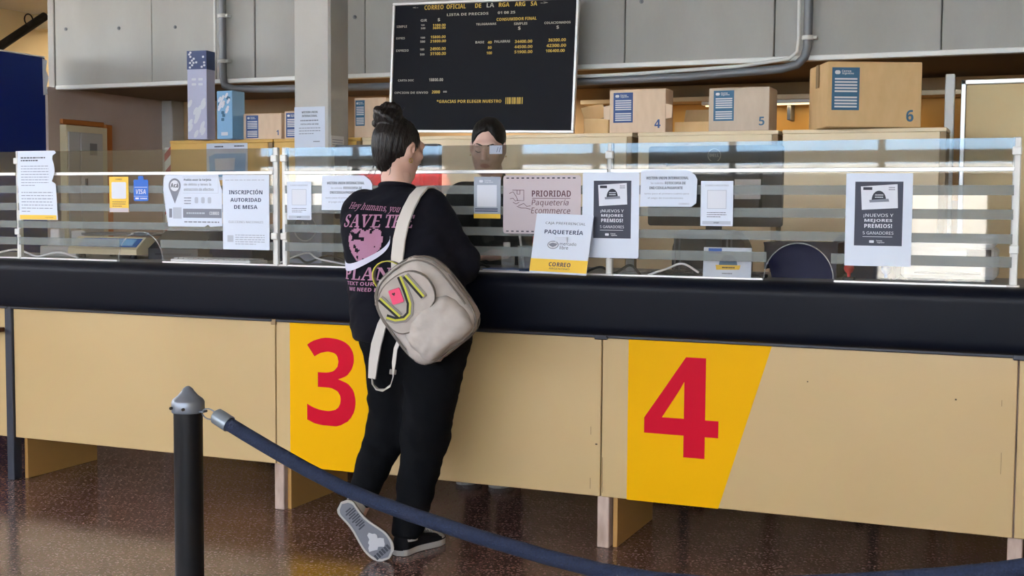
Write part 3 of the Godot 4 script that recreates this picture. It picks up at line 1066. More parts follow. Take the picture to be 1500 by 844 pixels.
func back_office() -> void:
	# cabinets whose plain backs face the hall
	var cabs := [
		[-2.892, -2.146, "cabinet_yellow", "mustard cabinet carrying the tall narrow carton, farthest left"],
		[-2.136, -1.545, "cabinet_yellow", "mustard cabinet behind the grey column"],
		[-1.535, -0.73, "cabinet_tan", "tan cabinet under the left half of the price board"],
		[-0.72, 0.085, "cabinet_tan", "tan cabinet under the right half of the price board"],
		[0.118, 0.848, "cabinet_tan", "tan cabinet carrying the boxes numbered 4 and 5"],
		[0.872, 1.649, "cabinet_tan", "tan cabinet carrying the large box numbered 6"]]
	for c in cabs:
		var t := thing("cabinet", c[3], "cabinet", Vector3(c[0], 0, -2.05), Vector3.ZERO, "cabinets behind the counter")
		var w: float = c[1] - c[0]
		bx("plinth", Vector3(0.02, 0.0, -0.38), Vector3(w - 0.02, 0.08, -0.02), 0.002, M.dark_plastic, t)
		bx("body", Vector3(0, 0.08, -0.4), Vector3(w, 1.618, -0.012), 0.003, M.cabinet_edge, t)
		bx("back_panel", Vector3(0.0, 0.085, -0.0115), Vector3(w - 0.03, 1.62, 0.0), 0.002, M[c[2]], t)
		bx("top_board", Vector3(-0.002, 1.62, -0.402), Vector3(w + 0.002, 1.64, 0.003), 0.003, M[c[2]], t)
		bx("corner_post", Vector3(w - 0.028, 0.085, -0.0115), Vector3(w, 1.619, 0.002), 0.002, M.cabinet_edge, t)
	# price board
	var t := thing("price_board", "black price board with aluminium frame and gold letters, above the cabinets", "board", Vector3(-0.815, 1.655, -2.08), Vector3(deg_to_rad(-2.0), 0, deg_to_rad(-1.2)))
	var bw := 1.13
	var bh := 0.735
	bx("felt_panel", Vector3(-bw / 2 + 0.01, 0.01, -0.012), Vector3(bw / 2 - 0.01, bh - 0.01, 0.0), 0.0, M.board_black, t)
	for f in [[-bw / 2, 0.0, bw / 2, 0.016], [-bw / 2, bh - 0.016, bw / 2, bh], [-bw / 2, 0.016, -bw / 2 + 0.016, bh - 0.016], [bw / 2 - 0.016, 0.016, bw / 2, bh - 0.016]]:
		bx("frame_bar", Vector3(f[0], f[1], -0.014), Vector3(f[2], f[3], 0.01), 0.003, M.aluminium, t)
	var rows := [
		["CORREO  OFICIAL", 0.178, 0.405, 0.027, 0.036, "gold_letter"],
		["DE", 0.456, 0.489, 0.027, 0.034, "gold_letter"],
		["LA", 0.518, 0.558, 0.027, 0.034, "white_letter"],
		["RGA", 0.583, 0.639, 0.027, 0.034, "gold_letter"],
		["ARG", 0.668, 0.722, 0.027, 0.034, "gold_letter"],
		["SA", 0.751, 0.784, 0.027, 0.034, "gold_letter"],
		["LISTA DE PRECIOS", 0.304, 0.529, 0.088, 0.020, "white_letter"],
		["01 08 25", 0.579, 0.671, 0.086, 0.020, "white_letter"],
		["CONSUMIDOR FINAL", 0.574, 0.784, 0.136, 0.023, "gold_letter"],
		["GR", 0.159, 0.195, 0.124, 0.020, "white_letter"],
		["$", 0.254, 0.267, 0.123, 0.029, "white_letter"],
		["SIMPLE", 0.024, 0.083, 0.166, 0.019, "white_letter"],
		["100", 0.161, 0.182, 0.160, 0.012, "white_letter"],
		["500", 0.162, 0.187, 0.184, 0.015, "white_letter"],
		["1100.00", 0.228, 0.299, 0.164, 0.019, "gold_letter"],
		["3600.00", 0.228, 0.299, 0.185, 0.017, "gold_letter"],
		["EXPRES", 0.024, 0.074, 0.256, 0.017, "white_letter"],
		["100", 0.161, 0.187, 0.256, 0.015, "white_letter"],
		["500", 0.161, 0.188, 0.286, 0.017, "white_letter"],
		["15800.00", 0.218, 0.301, 0.253, 0.021, "gold_letter"],
		["21800.00", 0.217, 0.304, 0.285, 0.021, "gold_letter"],
		["EXPRESO", 0.026, 0.097, 0.351, 0.019, "white_letter"],
		["100", 0.160, 0.185, 0.346, 0.016, "white_letter"],
		["500", 0.162, 0.187, 0.384, 0.016, "white_letter"],
		["24900.00", 0.218, 0.304, 0.343, 0.024, "gold_letter"],
		["31100.00", 0.219, 0.306, 0.380, 0.024, "gold_letter"],
		["CARTA DOC", 0.043, 0.133, 0.581, 0.017, "white_letter"],
		["18800.00", 0.218, 0.296, 0.579, 0.024, "white_letter"],
		["OPCION DE ENVIO", 0.025, 0.215, 0.676, 0.017, "white_letter"],
		["2000", 0.236, 0.281, 0.672, 0.024, "gold_letter"],
		["00", 0.299, 0.319, 0.671, 0.015, "white_letter"],
		["*GRACIAS POR ELEGIR NUESTRO", 0.265, 0.616, 0.744, 0.026, "gold_letter"],
		["|||||||||||", 0.638, 0.732, 0.742, 0.051, "gold_letter"],
		["TELEGRAMAS", 0.465, 0.573, 0.167, 0.017, "white_letter"],
		["SIMPLES", 0.667, 0.737, 0.172, 0.019, "white_letter"],
		["COLACIONADOS", 0.825, 0.959, 0.173, 0.018, "white_letter"],
		["$", 0.689, 0.703, 0.206, 0.030, "white_letter"],
		["$", 0.888, 0.901, 0.207, 0.030, "white_letter"],
		["BASE", 0.465, 0.512, 0.302, 0.018, "white_letter"],
		["40", 0.531, 0.553, 0.305, 0.021, "gold_letter"],
		["PALABRAS", 0.567, 0.650, 0.300, 0.019, "white_letter"],
		["34400.00", 0.675, 0.766, 0.304, 0.023, "gold_letter"],
		["36300.00", 0.849, 0.939, 0.300, 0.023, "gold_letter"],
		["80", 0.533, 0.553, 0.344, 0.021, "gold_letter"],
		["44500.00", 0.674, 0.768, 0.343, 0.023, "gold_letter"],
		["42300.00", 0.841, 0.941, 0.340, 0.023, "gold_letter"],
		["100", 0.527, 0.556, 0.384, 0.021, "gold_letter"],
		["51900.00", 0.675, 0.769, 0.381, 0.023, "gold_letter"],
		["106400.00", 0.838, 0.935, 0.378, 0.023, "gold_letter"],
		["<-", 0.112, 0.143, 0.024, 0.012, "white_letter"],
		["->", 0.801, 0.839, 0.024, 0.014, "white_letter"],
	]
	for r in rows:
		var b := B.new()
		var s: String = r[0]
		var wu: float = (r[2] - r[1]) * bw
		if s.begins_with("|"):
			for k in 11:   # worn slots of the letter board, too close to read
				b.b(Vector3((r[1] - 0.5) * bw + wu * k / 11.0, (1.0 - r[3]) * bh - 0.03, 0.0), Vector3((r[1] - 0.5) * bw + wu * (k + 0.35 + 0.2 * (k % 3)) / 11.0, (1.0 - r[3]) * bh + 0.006, 0.0015))
			part("letter_row", b, M[r[5]], t).set_meta("kind", "stuff")
			continue
		write(b, s, Transform3D(Basis(), Vector3(((r[1] + r[2]) / 2 - 0.5) * bw, (1.0 - r[3]) * bh - 0.012, 0.0012)), wu, r[4] * bh * 0.95)
		part("letter_row", b, M[r[5]], t)
	# tall cartons on the left cabinet
	t = thing("tall_carton", "tall narrow lilac carton with white ovals and navy top", "carton", Vector3(-2.634, 1.64, -2.02), Vector3(0, 0.12, 0))
	bx("box_body", Vector3(-0.066, 0, -0.05), Vector3(0.066, 0.53, 0.05), 0.003, M.lilac_card, t)
	var b := B.new()
	b.b(Vector3(-0.0662, 0.42, -0.0502), Vector3(0.0662, 0.5305, 0.0506))
	part("navy_band", b, M.navy_print, t)
	for k in 15:
		b = B.new()
		var cx := rng.randf_range(-0.05, 0.05)
		var cy := 0.02 + 0.014 * k + rng.randf_range(-0.005, 0.005)
		var P := PackedVector2Array()
		for i in 12:
			var a := TAU * i / 12.0
			var q := Vector2(cos(a) * 0.012, sin(a) * 0.026).rotated(-0.5)
			P.append(Vector2(clampf(cx + q.x, -0.064, 0.064), cy + q.y + 0.012))
		b.plate(at(0, 0, 0.0508 + 0.0001 * k), P, 0.0, true)
		part("white_oval", b, M.ink_white, t)
	for k in 14:
		b = B.new()
		b.plate(at(rng.randf_range(-0.055, 0.055), rng.randf_range(0.43, 0.52), 0.0512), rounded(0.014, 0.012, 0.004, 3), 0.0, true)
		part("white_dot", b, M.ink_white, t)
	for k in 4:
		b = B.new()
		b.plate(at(-0.02 + 0.045 * (k % 2), 0.36 - 0.03 * int(k / 2), 0.0512), rounded(0.03, 0.014, 0.003, 3), 0.0, true)
		part("white_mark", b, M.ink_white, t)
	t = thing("tall_carton", "short upright sky-blue carton with white shapes beside the lilac one", "carton", Vector3(-2.42, 1.64, -2.02), Vector3(0, -0.05, 0))
	bx("box_body", Vector3(-0.058, 0, -0.06), Vector3(0.058, 0.285, 0.06), 0.003, M.sky_blue, t)
	for k in 12:
		b = B.new()
		b.plate(Transform3D(Basis.from_euler(Vector3(0, 0, -0.6)), Vector3(rng.randf_range(-0.04, 0.035), rng.randf_range(0.16, 0.265), 0.0606 + 0.0001 * k)), rounded(0.016, 0.034, 0.007, 4), 0.0, true)
		part("white_oval", b, M.ink_white, t)
	b = B.new()
	b.plate(at(0.0, 0.03, 0.0612), rounded(0.05, 0.02, 0.003, 3), 0.0, true)
	part("white_mark", b, M.ink_white, t)
	for k in 8:
		b = B.new()
		b.plate(at(rng.randf_range(-0.04, 0.04), rng.randf_range(0.09, 0.25), 0.0604), rounded(0.022, 0.018, 0.004, 3), 0.0, true)
		part("teal_mark", b, M.label_teal, t)
	# numbered parcel boxes
	carton("small pale box beside the sky-blue carton", "1", -2.36, -2.09, 1.64, 0.15, 0.16, -2.06, 0.0, M.kraft_pale, "label_blue", [0.08, 0.05, 0.4, 0.95, 0.9, 0.75, 0.2])
	carton("small pale box half hidden left of the grey column", "2", -2.07, -1.86, 1.64, 0.16, 0.14, -2.06, 0.0, M.kraft_pale, "label_blue", [0.06, 0.05, 0.5, 0.95, 0.9, 0.75, 0.2])
	carton("medium pale box between the grey column and price board", "3", -1.6, -1.39, 1.64, 0.225, 0.16, -2.07, 0.0, M.kraft_pale, "label_teal", [0.04, 0.05, 0.33, 0.7, 0.9, 0.8, 0.15])
	var b4 := carton("pale box numbered 4 with side tabs", "4", -0.045, 0.262, 1.64, 0.224, 0.14, -2.06, 0.0, M.kraft_pale, "label_blue", [0.07, 0.06, 0.42, 0.76, 0.86, 0.8, 0.2])
	for sx in [-1.0, 1.0]:
		var tab := B.new()
		tab.plate(at(0, 0, 0.068), PackedVector2Array([Vector2(sx * 0.152, 0.07), Vector2(sx * 0.186, 0.075), Vector2(sx * 0.188, 0.14), Vector2(sx * 0.152, 0.148)]), 0.004)
		part("side_tab", tab, M.kraft_pale, b4)
	carton("grey-brown box numbered 5 standing in the middle", "5", 0.49, 0.8, 1.64, 0.217, 0.2, -2.06, 0.0, M.kraft_grey, "label_teal", [0.08, 0.05, 0.42, 0.76, 0.88, 0.78, 0.2])
	var b6 := carton("largest kraft box, numbered 6, slightly turned", "6", 1.02, 1.48, 1.643, 0.31, 0.33, -2.0, 0.42, M.kraft, "label_teal", [0.05, 0.08, 0.34, 0.74, 0.88, 0.82, 0.18])
	bx("tape", Vector3(-0.237, 0.2, -0.02), Vector3(-0.2345, 0.312, 0.03), 0.0, M.cabinet_edge, b6)
	# plain brown boxes among them
	t = thing("open_box", "open low kraft tray between boxes 4 and 5", "box", Vector3(0.375, 1.64, -2.28))
	bx("box_floor", Vector3(-0.1, 0, -0.09), Vector3(0.1, 0.004, 0.09), 0.0, M.kraft, t)
	for s in [[-0.1, -0.09, -0.096, 0.09], [0.096, -0.09, 0.1, 0.09], [-0.096, 0.086, 0.096, 0.09], [-0.096, -0.09, 0.096, -0.086]]:
		bx("box_wall", Vector3(s[0], 0.004, s[1]), Vector3(s[2], 0.06, s[3]), 0.0, M.kraft, t)
	b = B.new()
	b.box(at(0.0, 0.095, -0.11, Vector3(-0.5, 0, 0)), Vector3(0.2, 0.1, 0.004), 0.001)
	part("flap", b, M.kraft, t)
	t = thing("kraft_box", "plain kraft box tucked between price board and box 4", "box", Vector3(-0.15, 1.64, -2.25))
	bx("box_body", Vector3(-0.07, 0, -0.1), Vector3(0.07, 0.085, 0.1), 0.003, M.kraft, t)
	b = B.new()
	b.box(at(-0.02, 0.12, 0.08, Vector3(0.5, 0.0, 0.15)), Vector3(0.13, 0.08, 0.004), 0.001)
	part("flap", b, M.kraft, t)
	# lit shelf on the back wall
	t = thing("wall_shelf", "wooden wall shelf over a mustard back panel, behind the numbered boxes", "shelf", Vector3(0.65, 1.9, -3.5))
	bx("board", Vector3(-1.3, 0.0, 0.0), Vector3(1.2, 0.028, 0.22), 0.003, M.cabinet_tan, t)
	bx("back_panel", Vector3(-1.3, -0.6, 0.0), Vector3(1.2, -0.002, 0.015), 0.002, M.yellow_wall, t)
	for x in [-1.2, 0.0, 1.1]:
		bx("bracket", Vector3(x, -0.12, 0.016), Vector3(x + 0.02, 0.0, 0.16), 0.002, M.grey_metal, t)
	var lamp := thing("shelf_lamp", "slim white lamp under the wooden wall shelf", "lamp", Vector3(0.75, 1.885, -3.34))
	bx("housing", Vector3(-0.62, -0.006, -0.02), Vector3(0.62, 0.014, 0.03), 0.003, M.white_plastic, lamp)
	var em := mat("lamp_glow", rgb(255, 236, 200), 0.5)
	em.emission_enabled = true
	em.emission = rgb(255, 226, 176)
	em.emission_energy_multiplier = 0.5
	bx("light_tube", Vector3(-0.6, -0.016, -0.012), Vector3(0.6, -0.007, 0.012), 0.003, em, lamp)
	var al := AreaLight3D.new()
	al.name = "shelf_lamp_light"
	al.area_size = Vector2(1.2, 0.03)
	al.light_energy = 0.06
	al.light_color = rgb(255, 226, 176)
	al.area_range = 12.0
	al.shadow_enabled = true
	lamp.add_child(al)
	al.position = Vector3(0, -0.02, 0)
	al.rotation_degrees = Vector3(-90, 0, 0)
	# added lamp, unseen behind the price board, to brighten the staff area
	var batten := thing("added_batten_lamp", "added white batten lamp, unseen behind the price board, brightening the staff area", "lamp", Vector3(-1.2, 2.02, -2.95))
	bx("housing", Vector3(-0.5, -0.045, -0.04), Vector3(0.5, 0.0, 0.04), 0.004, M.white_plastic, batten)
	bx("light_tube", Vector3(-0.48, -0.062, -0.015), Vector3(0.48, -0.046, 0.015), 0.006, em, batten)
	var bl := AreaLight3D.new()
	bl.name = "added_batten_light"
	bl.area_size = Vector2(0.96, 0.04)
	bl.light_energy = 0.8
	bl.light_color = rgb(255, 240, 214)
	bl.area_range = 12.0
	bl.shadow_enabled = true
	batten.add_child(bl)
	bl.position = Vector3(0, -0.066, 0)
	bl.rotation_degrees = Vector3(-90, 0, 0)
	# aluminium partition on the right
	t = thing("partition", "aluminium-framed partition with a beige panel, far right", "partition", Vector3(1.62, 0, -2.3))
	bx("post", Vector3(0.0, 0, -0.04), Vector3(0.045, 1.915, 0.02), 0.004, M.white_aluminium, t)
	bx("frame_bar", Vector3(0.075, 0, -0.03), Vector3(0.098, 1.885, 0.01), 0.003, M.aluminium, t)
	bx("frame_bar", Vector3(0.075, 1.862, -0.03), Vector3(1.9, 1.885, 0.01), 0.003, M.aluminium, t)
	bx("beige_panel", Vector3(0.1, 0.0, -0.02), Vector3(1.9, 1.86, -0.008), 0.0, M.beige_wall, t)
	# cable pipes over the concrete panels
	t = thing("conduit", "grey conduit pipe dropping from the ceiling and running under the concrete panels", "pipe")
	b = B.new()
	b.tube([Vector3(0.95, 2.98, -2.262), Vector3(0.95, 2.2, -2.262), Vector3(0.948, 2.07, -2.262), Vector3(0.935, 2.02, -2.255), Vector3(0.9, 1.985, -2.25), Vector3(0.82, 1.965, -2.245), Vector3(0.3, 1.94, -2.24), Vector3(-0.26, 1.935, -2.24), Vector3(-1.4, 1.945, -2.24), Vector3(-2.3, 1.955, -2.24), Vector3(-2.56, 1.965, -2.245), Vector3(-2.63, 1.99, -2.25), Vector3(-2.648, 2.05, -2.26), Vector3(-2.65, 2.2, -2.262), Vector3(-2.65, 2.98, -2.262)], 0.023, 12)
	part("pipe", b, M.galvanised, t)
	b = B.new()
	b.tube([Vector3(0.905, 2.98, -2.25), Vector3(0.905, 2.12, -2.25), Vector3(0.9, 2.05, -2.245), Vector3(0.86, 2.015, -2.24), Vector3(0.6, 1.985, -2.235), Vector3(0.0, 1.965, -2.23), Vector3(-0.4, 1.962, -2.23)], 0.01, 8)
	part("thin_pipe", b, M.white_aluminium, t)
	b = B.new()
	b.tube([Vector3(-2.697, 2.98, -2.25), Vector3(-2.697, 2.03, -2.25)], 0.009, 8)
	part("thin_pipe", b, M.white_aluminium, t)
	for p in [Vector3(0.95, 2.12, -2.262), Vector3(-2.65, 2.14, -2.262), Vector3(-2.65, 2.42, -2.262)]:
		b = B.new()
		b.lathe(Transform3D(Basis(), p), [Vector2(0.026, -0.012), Vector2(0.031, -0.01), Vector2(0.031, 0.01), Vector2(0.026, 0.012)], 16)
		b.b(p + Vector3(0.028, -0.008, -0.03), p + Vector3(0.046, 0.008, 0.012), 0.002)
		part("clamp", b, M.white_aluminium, t)
	# navy partition on the left, end-on beside the electric cabinet
	t = thing("navy_partition", "tall plain navy blue partition panel at the far left", "partition", Vector3(-4.02, 0, -1.2))
	bx("panel", Vector3(-0.02, 0.02, -0.98), Vector3(0.02, 2.205, 1.0), 0.003, M.navy_panel, t)
	bx("cap", Vector3(-0.022, 2.205, -0.98), Vector3(0.022, 2.215, 1.0), 0.002, M.white_paint, t)
	bx("foot", Vector3(-0.15, 0.0, -0.9), Vector3(0.15, 0.02, -0.84), 0.003, M.grey_metal, t)
	bx("foot", Vector3(-0.15, 0.0, 0.84), Vector3(0.15, 0.02, 0.9), 0.003, M.grey_metal, t)
	var torn := B.new()
	torn.plate(Transform3D(Basis(Vector3(0, 0, -1), Vector3(0, 1, 0), Vector3(1, 0, 0)), Vector3(0.0215, 0, 0)), PackedVector2Array([Vector2(0.955, 2.2), Vector2(1.0, 2.19), Vector2(0.985, 2.13), Vector2(1.01, 2.08), Vector2(0.99, 2.02), Vector2(1.0, 1.97), Vector2(0.96, 1.96)]), 0.001)
	part("torn_tape", torn, M.paper, t)
	# electric cabinet on the staff wall
	t = thing("electric_cabinet", "old grey electric cabinet with brown frame on the left wall", "cabinet", Vector3(-4.0, 1.0, -2.5))
	bx("frame", Vector3(0.001, -0.05, -0.27), Vector3(0.045, 0.8, -0.205), 0.004, M.brown_wood, t)
	bx("frame", Vector3(0.001, 0.78, -0.205), Vector3(0.03, 0.815, 0.2), 0.004, M.brown_wood, t)
	bx("body", Vector3(0.001, -0.05, -0.2), Vector3(0.06, 0.775, 0.2), 0.004, M.beige_plastic, t)
	var d := bx("door", Vector3(0.06, 0.0, -0.14), Vector3(0.072, 0.73, 0.075), 0.003, M.grey_plastic, t)
	bx("handle", Vector3(0.072, 0.34, 0.03), Vector3(0.09, 0.42, 0.045), 0.003, M.dark_plastic, d)
	bx("nameplate", Vector3(0.0715, 0.58, -0.08), Vector3(0.0735, 0.66, -0.01), 0.0, M.galvanised, d)
	bx("door", Vector3(0.06, 0.0, 0.082), Vector3(0.072, 0.73, 0.19), 0.003, M.grey_plastic, t)
	# ceiling lamp over the passage at the far left
	var cl := thing("ceiling_lamp", "flat white ceiling lamp over the passage, far left", "lamp", Vector3(-5.5, 2.98, -5.3))
	bx("housing", Vector3(-0.32, -0.05, -0.32), Vector3(0.32, 0.0, 0.32), 0.006, M.white_plastic, cl)
	bx("light_diffuser", Vector3(-0.29, -0.056, -0.29), Vector3(0.29, -0.051, 0.29), 0.0, em, cl)
	var pl := AreaLight3D.new()
	pl.name = "ceiling_lamp_light"
	pl.area_size = Vector2(0.58, 0.58)
	pl.light_energy = 1.3
	pl.light_color = rgb(255, 240, 214)
	pl.area_range = 14.0
	pl.shadow_enabled = true
	cl.add_child(pl)
	pl.position = Vector3(0, -0.06, 0)
	pl.rotation_degrees = Vector3(-90, 0, 0)
	# hazard tape strip beside the left cabinet
	t = thing("hazard_post", "red and white striped hazard post beside the mustard cabinet", "post", Vector3(-2.935, 0, -2.1))
	bx("post_body", Vector3(-0.026, 0, -0.02), Vector3(0.026, 1.6, 0.02), 0.003, M.white_paint, t)
	for k in 12:
		b = B.new()
		var y := 0.3 + k * 0.11
		b.plate(at(0, 0, 0.0208), PackedVector2Array([Vector2(-0.0255, y), Vector2(0.0255, y + 0.05), Vector2(0.0255, y + 0.1), Vector2(-0.0255, y + 0.05)]), 0.0006)
		part("stripe", b, M.hazard_red, t)
	# roof beam and stay seen over the navy partition
	t = thing("roof_stay", "dark diagonal steel stay under the ceiling, top left corner", "beam")
	b = B.new()
	b.tube([Vector3(-5.5, 2.78, -3.78), Vector3(-5.5, 2.42, -3.2), Vector3(-5.5, 1.9, -2.4)], 0.035, 10)
	part("stay_tube", b, M.dark_metal, t)
	var ring := []
	for k in 16:
		ring.append(Vector3(-5.46, 2.72 + 0.045 * sin(TAU * k / 16), -3.56 + 0.045 * cos(TAU * k / 16)))
	b = B.new()
	b.tube(ring, 0.006, 6, false, true)
	part("cable_ring", b, M.dark_metal, t)
	b = B.new()
	b.b(Vector3(-6.5, 2.84, -4.9), Vector3(-4.2, 2.98, -4.7), 0.01)
	struct("trim_3", b, M.beige_wall)

# ---------------------------------------------------------------- things on the desk behind the glass
func monitor(label: String, x0: float, x1: float, y0: float, y1: float, z: float, turn := 0.0, plate := true) -> void:
	var t := thing("monitor", label, "monitor", Vector3((x0 + x1) / 2, 0.995, z), Vector3(0, turn, 0))
	var w := x1 - x0
	var lo := y0 - 0.995
	var hi := y1 - 0.995
	var back := B.new()
	back.plate(at(0, (lo + hi) / 2, 0.022), rounded(w, hi - lo, 0.012, 4), 0.03)
	back.box(at(0, (lo + hi) / 2, 0.03), Vector3(w * 0.72, (hi - lo) * 0.62, 0.022), 0.01)
	var o := part("back_shell", back, M.black_plastic, t)
	bx("screen", Vector3(-w / 2 + 0.012, lo + 0.016, -0.0125), Vector3(w / 2 - 0.012, hi - 0.012, -0.0085), 0.0, M.dark_plastic, t)
	bx("neck", Vector3(-0.03, 0.012, 0.0), Vector3(0.03, lo + 0.12, 0.024), 0.004, M.dark_plastic, t)
	bx("foot", Vector3(-0.11, 0.0, -0.09), Vector3(0.11, 0.012, 0.08), 0.004, M.dark_plastic, t)
	var ring := []
	for k in 28:
		var a := TAU * k / 28.0
		ring.append(Vector3(0.025 * cos(a), hi - 0.037 + 0.025 * sin(a), 0.0225))
	var b := B.new()
	b.tube(ring, 0.0016, 6, false, true)
	write(b, "DELL", at(0, hi - 0.037, 0.0228), 0.036, 0.011)
	part("emblem", b, M.white_letter, o)
	if plate:
		bx("sticker", Vector3(0.085, lo + 0.105, 0.0412), Vector3(0.185, lo + 0.18, 0.042), 0.0, M.print_pale, o)

func cable(label: String, pts: Array, r: float, m: Material) -> void:
	var c := Curve3D.new()
	for i in pts.size():
		var tn: Vector3 = (pts[mini(i + 1, pts.size() - 1)] - pts[maxi(i - 1, 0)]) * 0.18
		c.add_point(pts[i], -tn, tn)
	var P := []
	for q in c.tessellate(4, 5):
		P.append(q)
	var t := thing("cable", label, "cable", Vector3.ZERO, Vector3.ZERO, "cables on the desk")
	var b := B.new()
	b.tube(P, r, 6)
	part("cord", b, m, t)

func desk_things() -> void:
	var y := 0.995
	monitor("black monitor seen from behind, with round emblem, right of the clerk", 0.648, 1.172, 1.178, 1.488, -0.5)
	monitor("black monitor seen from behind, left of the customer's head", -0.79, -0.28, 1.19, 1.512, -0.52, 0.0, false)
	# postal scale
	var t := thing("postal_scale", "beige postal scale with blue display on the desk", "scale", Vector3(-1.93, y, -0.45))
	var b := B.new()
	b.plate(Transform3D(Basis(Vector3(0, 0, -1), Vector3(0, 1, 0), Vector3(1, 0, 0)), Vector3(0.2, 0, 0)), PackedVector2Array([Vector2(-0.13, 0.02), Vector2(0.15, 0.02), Vector2(0.15, 0.085), Vector2(-0.06, 0.1), Vector2(-0.13, 0.045)]), 0.4)
	part("body", b, M.beige_plastic, t)
	var tilt := Basis.from_euler(Vector3(-deg_to_rad(52), 0, 0))
	b = B.new()
	b.box(Transform3D(tilt, Vector3(0.02, 0.0745, 0.0965)), Vector3(0.34, 0.06, 0.004), 0.001)
	var face := part("display_face", b, M.blue_plastic, t)
	b = B.new()
	b.box(Transform3D(tilt, Vector3(0.11, 0.0765, 0.0985)), Vector3(0.11, 0.044, 0.003), 0.001)
	part("display", b, M.sky_blue, face)
	b = B.new()
	b.box(Transform3D(tilt, Vector3(-0.06, 0.0765, 0.0985)), Vector3(0.16, 0.02, 0.003), 0.001)
	part("key_row", b, M.sky_blue, face)
	bx("weighing_plate", Vector3(-0.19, 0.105, -0.16), Vector3(0.2, 0.118, 0.055), 0.004, M.galvanised, t)
	for p in [[-0.15, -0.12], [0.15, -0.12], [-0.15, 0.09], [0.15, 0.09]]:
		b = B.new()
		b.lathe(at(p[0], 0, p[1]), [Vector2(0.0, 0.0), Vector2(0.016, 0.0), Vector2(0.016, 0.022), Vector2(0.0, 0.022)], 12)
		part("foot", b, M.black_plastic, t)
	# office chairs on the staff side
	for k in [[0.62, -1.2, -0.4, "dark office chair behind the desk, right of the clerk"], [-1.35, -1.15, 0.3, "dark office chair behind the desk, left of the customer"], [1.45, -1.25, 0.2, "dark office chair at the right end of the desk"]]:
		t = thing("office_chair", k[3], "chair", Vector3(k[0], 0, k[1]), Vector3(0, k[2] + PI, 0), "office chairs behind the desk")
		for q in 5:
			var dir := Vector3(cos(TAU * q / 5), 0, sin(TAU * q / 5))
			b = B.new()
			b.tube([dir * 0.03 + Vector3(0, 0.1, 0), dir * 0.26 + Vector3(0, 0.06, 0)], [0.022, 0.016], 8)
			part("base_arm", b, M.black_plastic, t)
			b = B.new()
			b.lathe(Transform3D(Basis.from_euler(Vector3(0, -TAU * q / 5, PI / 2)), dir * 0.27 + Vector3(0, 0.027, 0)), [Vector2(0, -0.012), Vector2(0.026, -0.012), Vector2(0.026, 0.012), Vector2(0, 0.012)], 12)
			part("caster", b, M.black_plastic, t)
		b = B.new()
		b.tube([Vector3(0, 0.1, 0), Vector3(0, 0.62, 0)], 0.024, 12)
		part("column", b, M.grey_metal, t)
		bx("seat", Vector3(-0.22, 0.62, -0.21), Vector3(0.22, 0.69, 0.21), 0.03, M.dark_plastic, t)
		b = B.new()
		b.plate(at(0, 0.92, 0.2), rounded(0.42, 0.46, 0.11, 6), 0.05)
		part("backrest", b, M.dark_plastic, t)
		bx("back_bar", Vector3(-0.03, 0.6, 0.16), Vector3(0.03, 0.8, 0.205), 0.006, M.black_plastic, t)
	# white power box and router
	t = thing("router", "white box with upright card and cables, left of the scale", "router", Vector3(-2.28, y, -0.45))
	bx("case", Vector3(-0.1, 0, -0.06), Vector3(0.13, 0.05, 0.05), 0.006, M.grey_plastic, t)
	bx("upright_unit", Vector3(-0.09, 0.05, -0.05), Vector3(-0.03, 0.13, -0.01), 0.005, M.white_plastic, t)
	bx("upright_unit", Vector3(0.03, 0.05, -0.055), Vector3(0.12, 0.125, -0.02), 0.005, M.grey_plastic, t)
	# dark label printer
	t = thing("label_printer", "dark grey label printer with sloping lid right of the scale", "printer", Vector3(-1.58, y, -0.52))
	b = B.new()
	b.plate(Transform3D(Basis(Vector3(0, 0, -1), Vector3(0, 1, 0), Vector3(1, 0, 0)), Vector3(0.14, 0, 0)), PackedVector2Array([Vector2(-0.13, 0.0), Vector2(0.12, 0.0), Vector2(0.12, 0.11), Vector2(0.0, 0.13), Vector2(-0.13, 0.05)]), 0.28)
	part("body", b, M.dark_plastic, t)
	bx("paper_slot", Vector3(-0.1, 0.02, 0.1305), Vector3(0.1, 0.03, 0.1325), 0.0, M.black_plastic, t)
	bx("lid", Vector3(-0.13, 0.125, -0.1), Vector3(0.13, 0.138, -0.01), 0.004, M.grey_plastic, t)
	# navy plastic crates
	for c in [[-1.28, -0.5, 0.24, "navy plastic crate behind the inscription sign"], [1.27, -0.42, 0.27, "navy plastic crate seen through the right hatch"], [1.51, -0.5, 0.18, "navy plastic crate behind the right prize poster"]]:
		t = thing("crate", c[3], "crate", Vector3(c[0], y, c[1]), Vector3.ZERO, "navy crates on the desk")
		var w: float = c[2] / 2
		b = B.new()
		b.plate(at(0, 0, 0.09), PackedVector2Array([Vector2(-w * 0.75, 0), Vector2(w * 0.95, 0), Vector2(w, 0.13), Vector2(-w, 0.13)]), 0.006)
		part("side", b, M.navy_plastic, t)
		b = B.new()
		b.plate(at(0, 0, -0.084), PackedVector2Array([Vector2(-w * 0.75, 0), Vector2(w * 0.95, 0), Vector2(w, 0.13), Vector2(-w, 0.13)]), 0.006)
		part("side", b, M.navy_plastic, t)
		bx("bottom", Vector3(-w * 0.75, 0, -0.084), Vector3(w * 0.93, 0.006, 0.084), 0.001, M.navy_plastic, t)
		bx("end", Vector3(w * 0.93, 0.004, -0.084), Vector3(w * 0.98, 0.13, 0.084), 0.001, M.navy_plastic, t)
		bx("end", Vector3(-w * 0.98, 0.03, -0.084), Vector3(-w * 0.93, 0.13, 0.084), 0.001, M.navy_plastic, t)
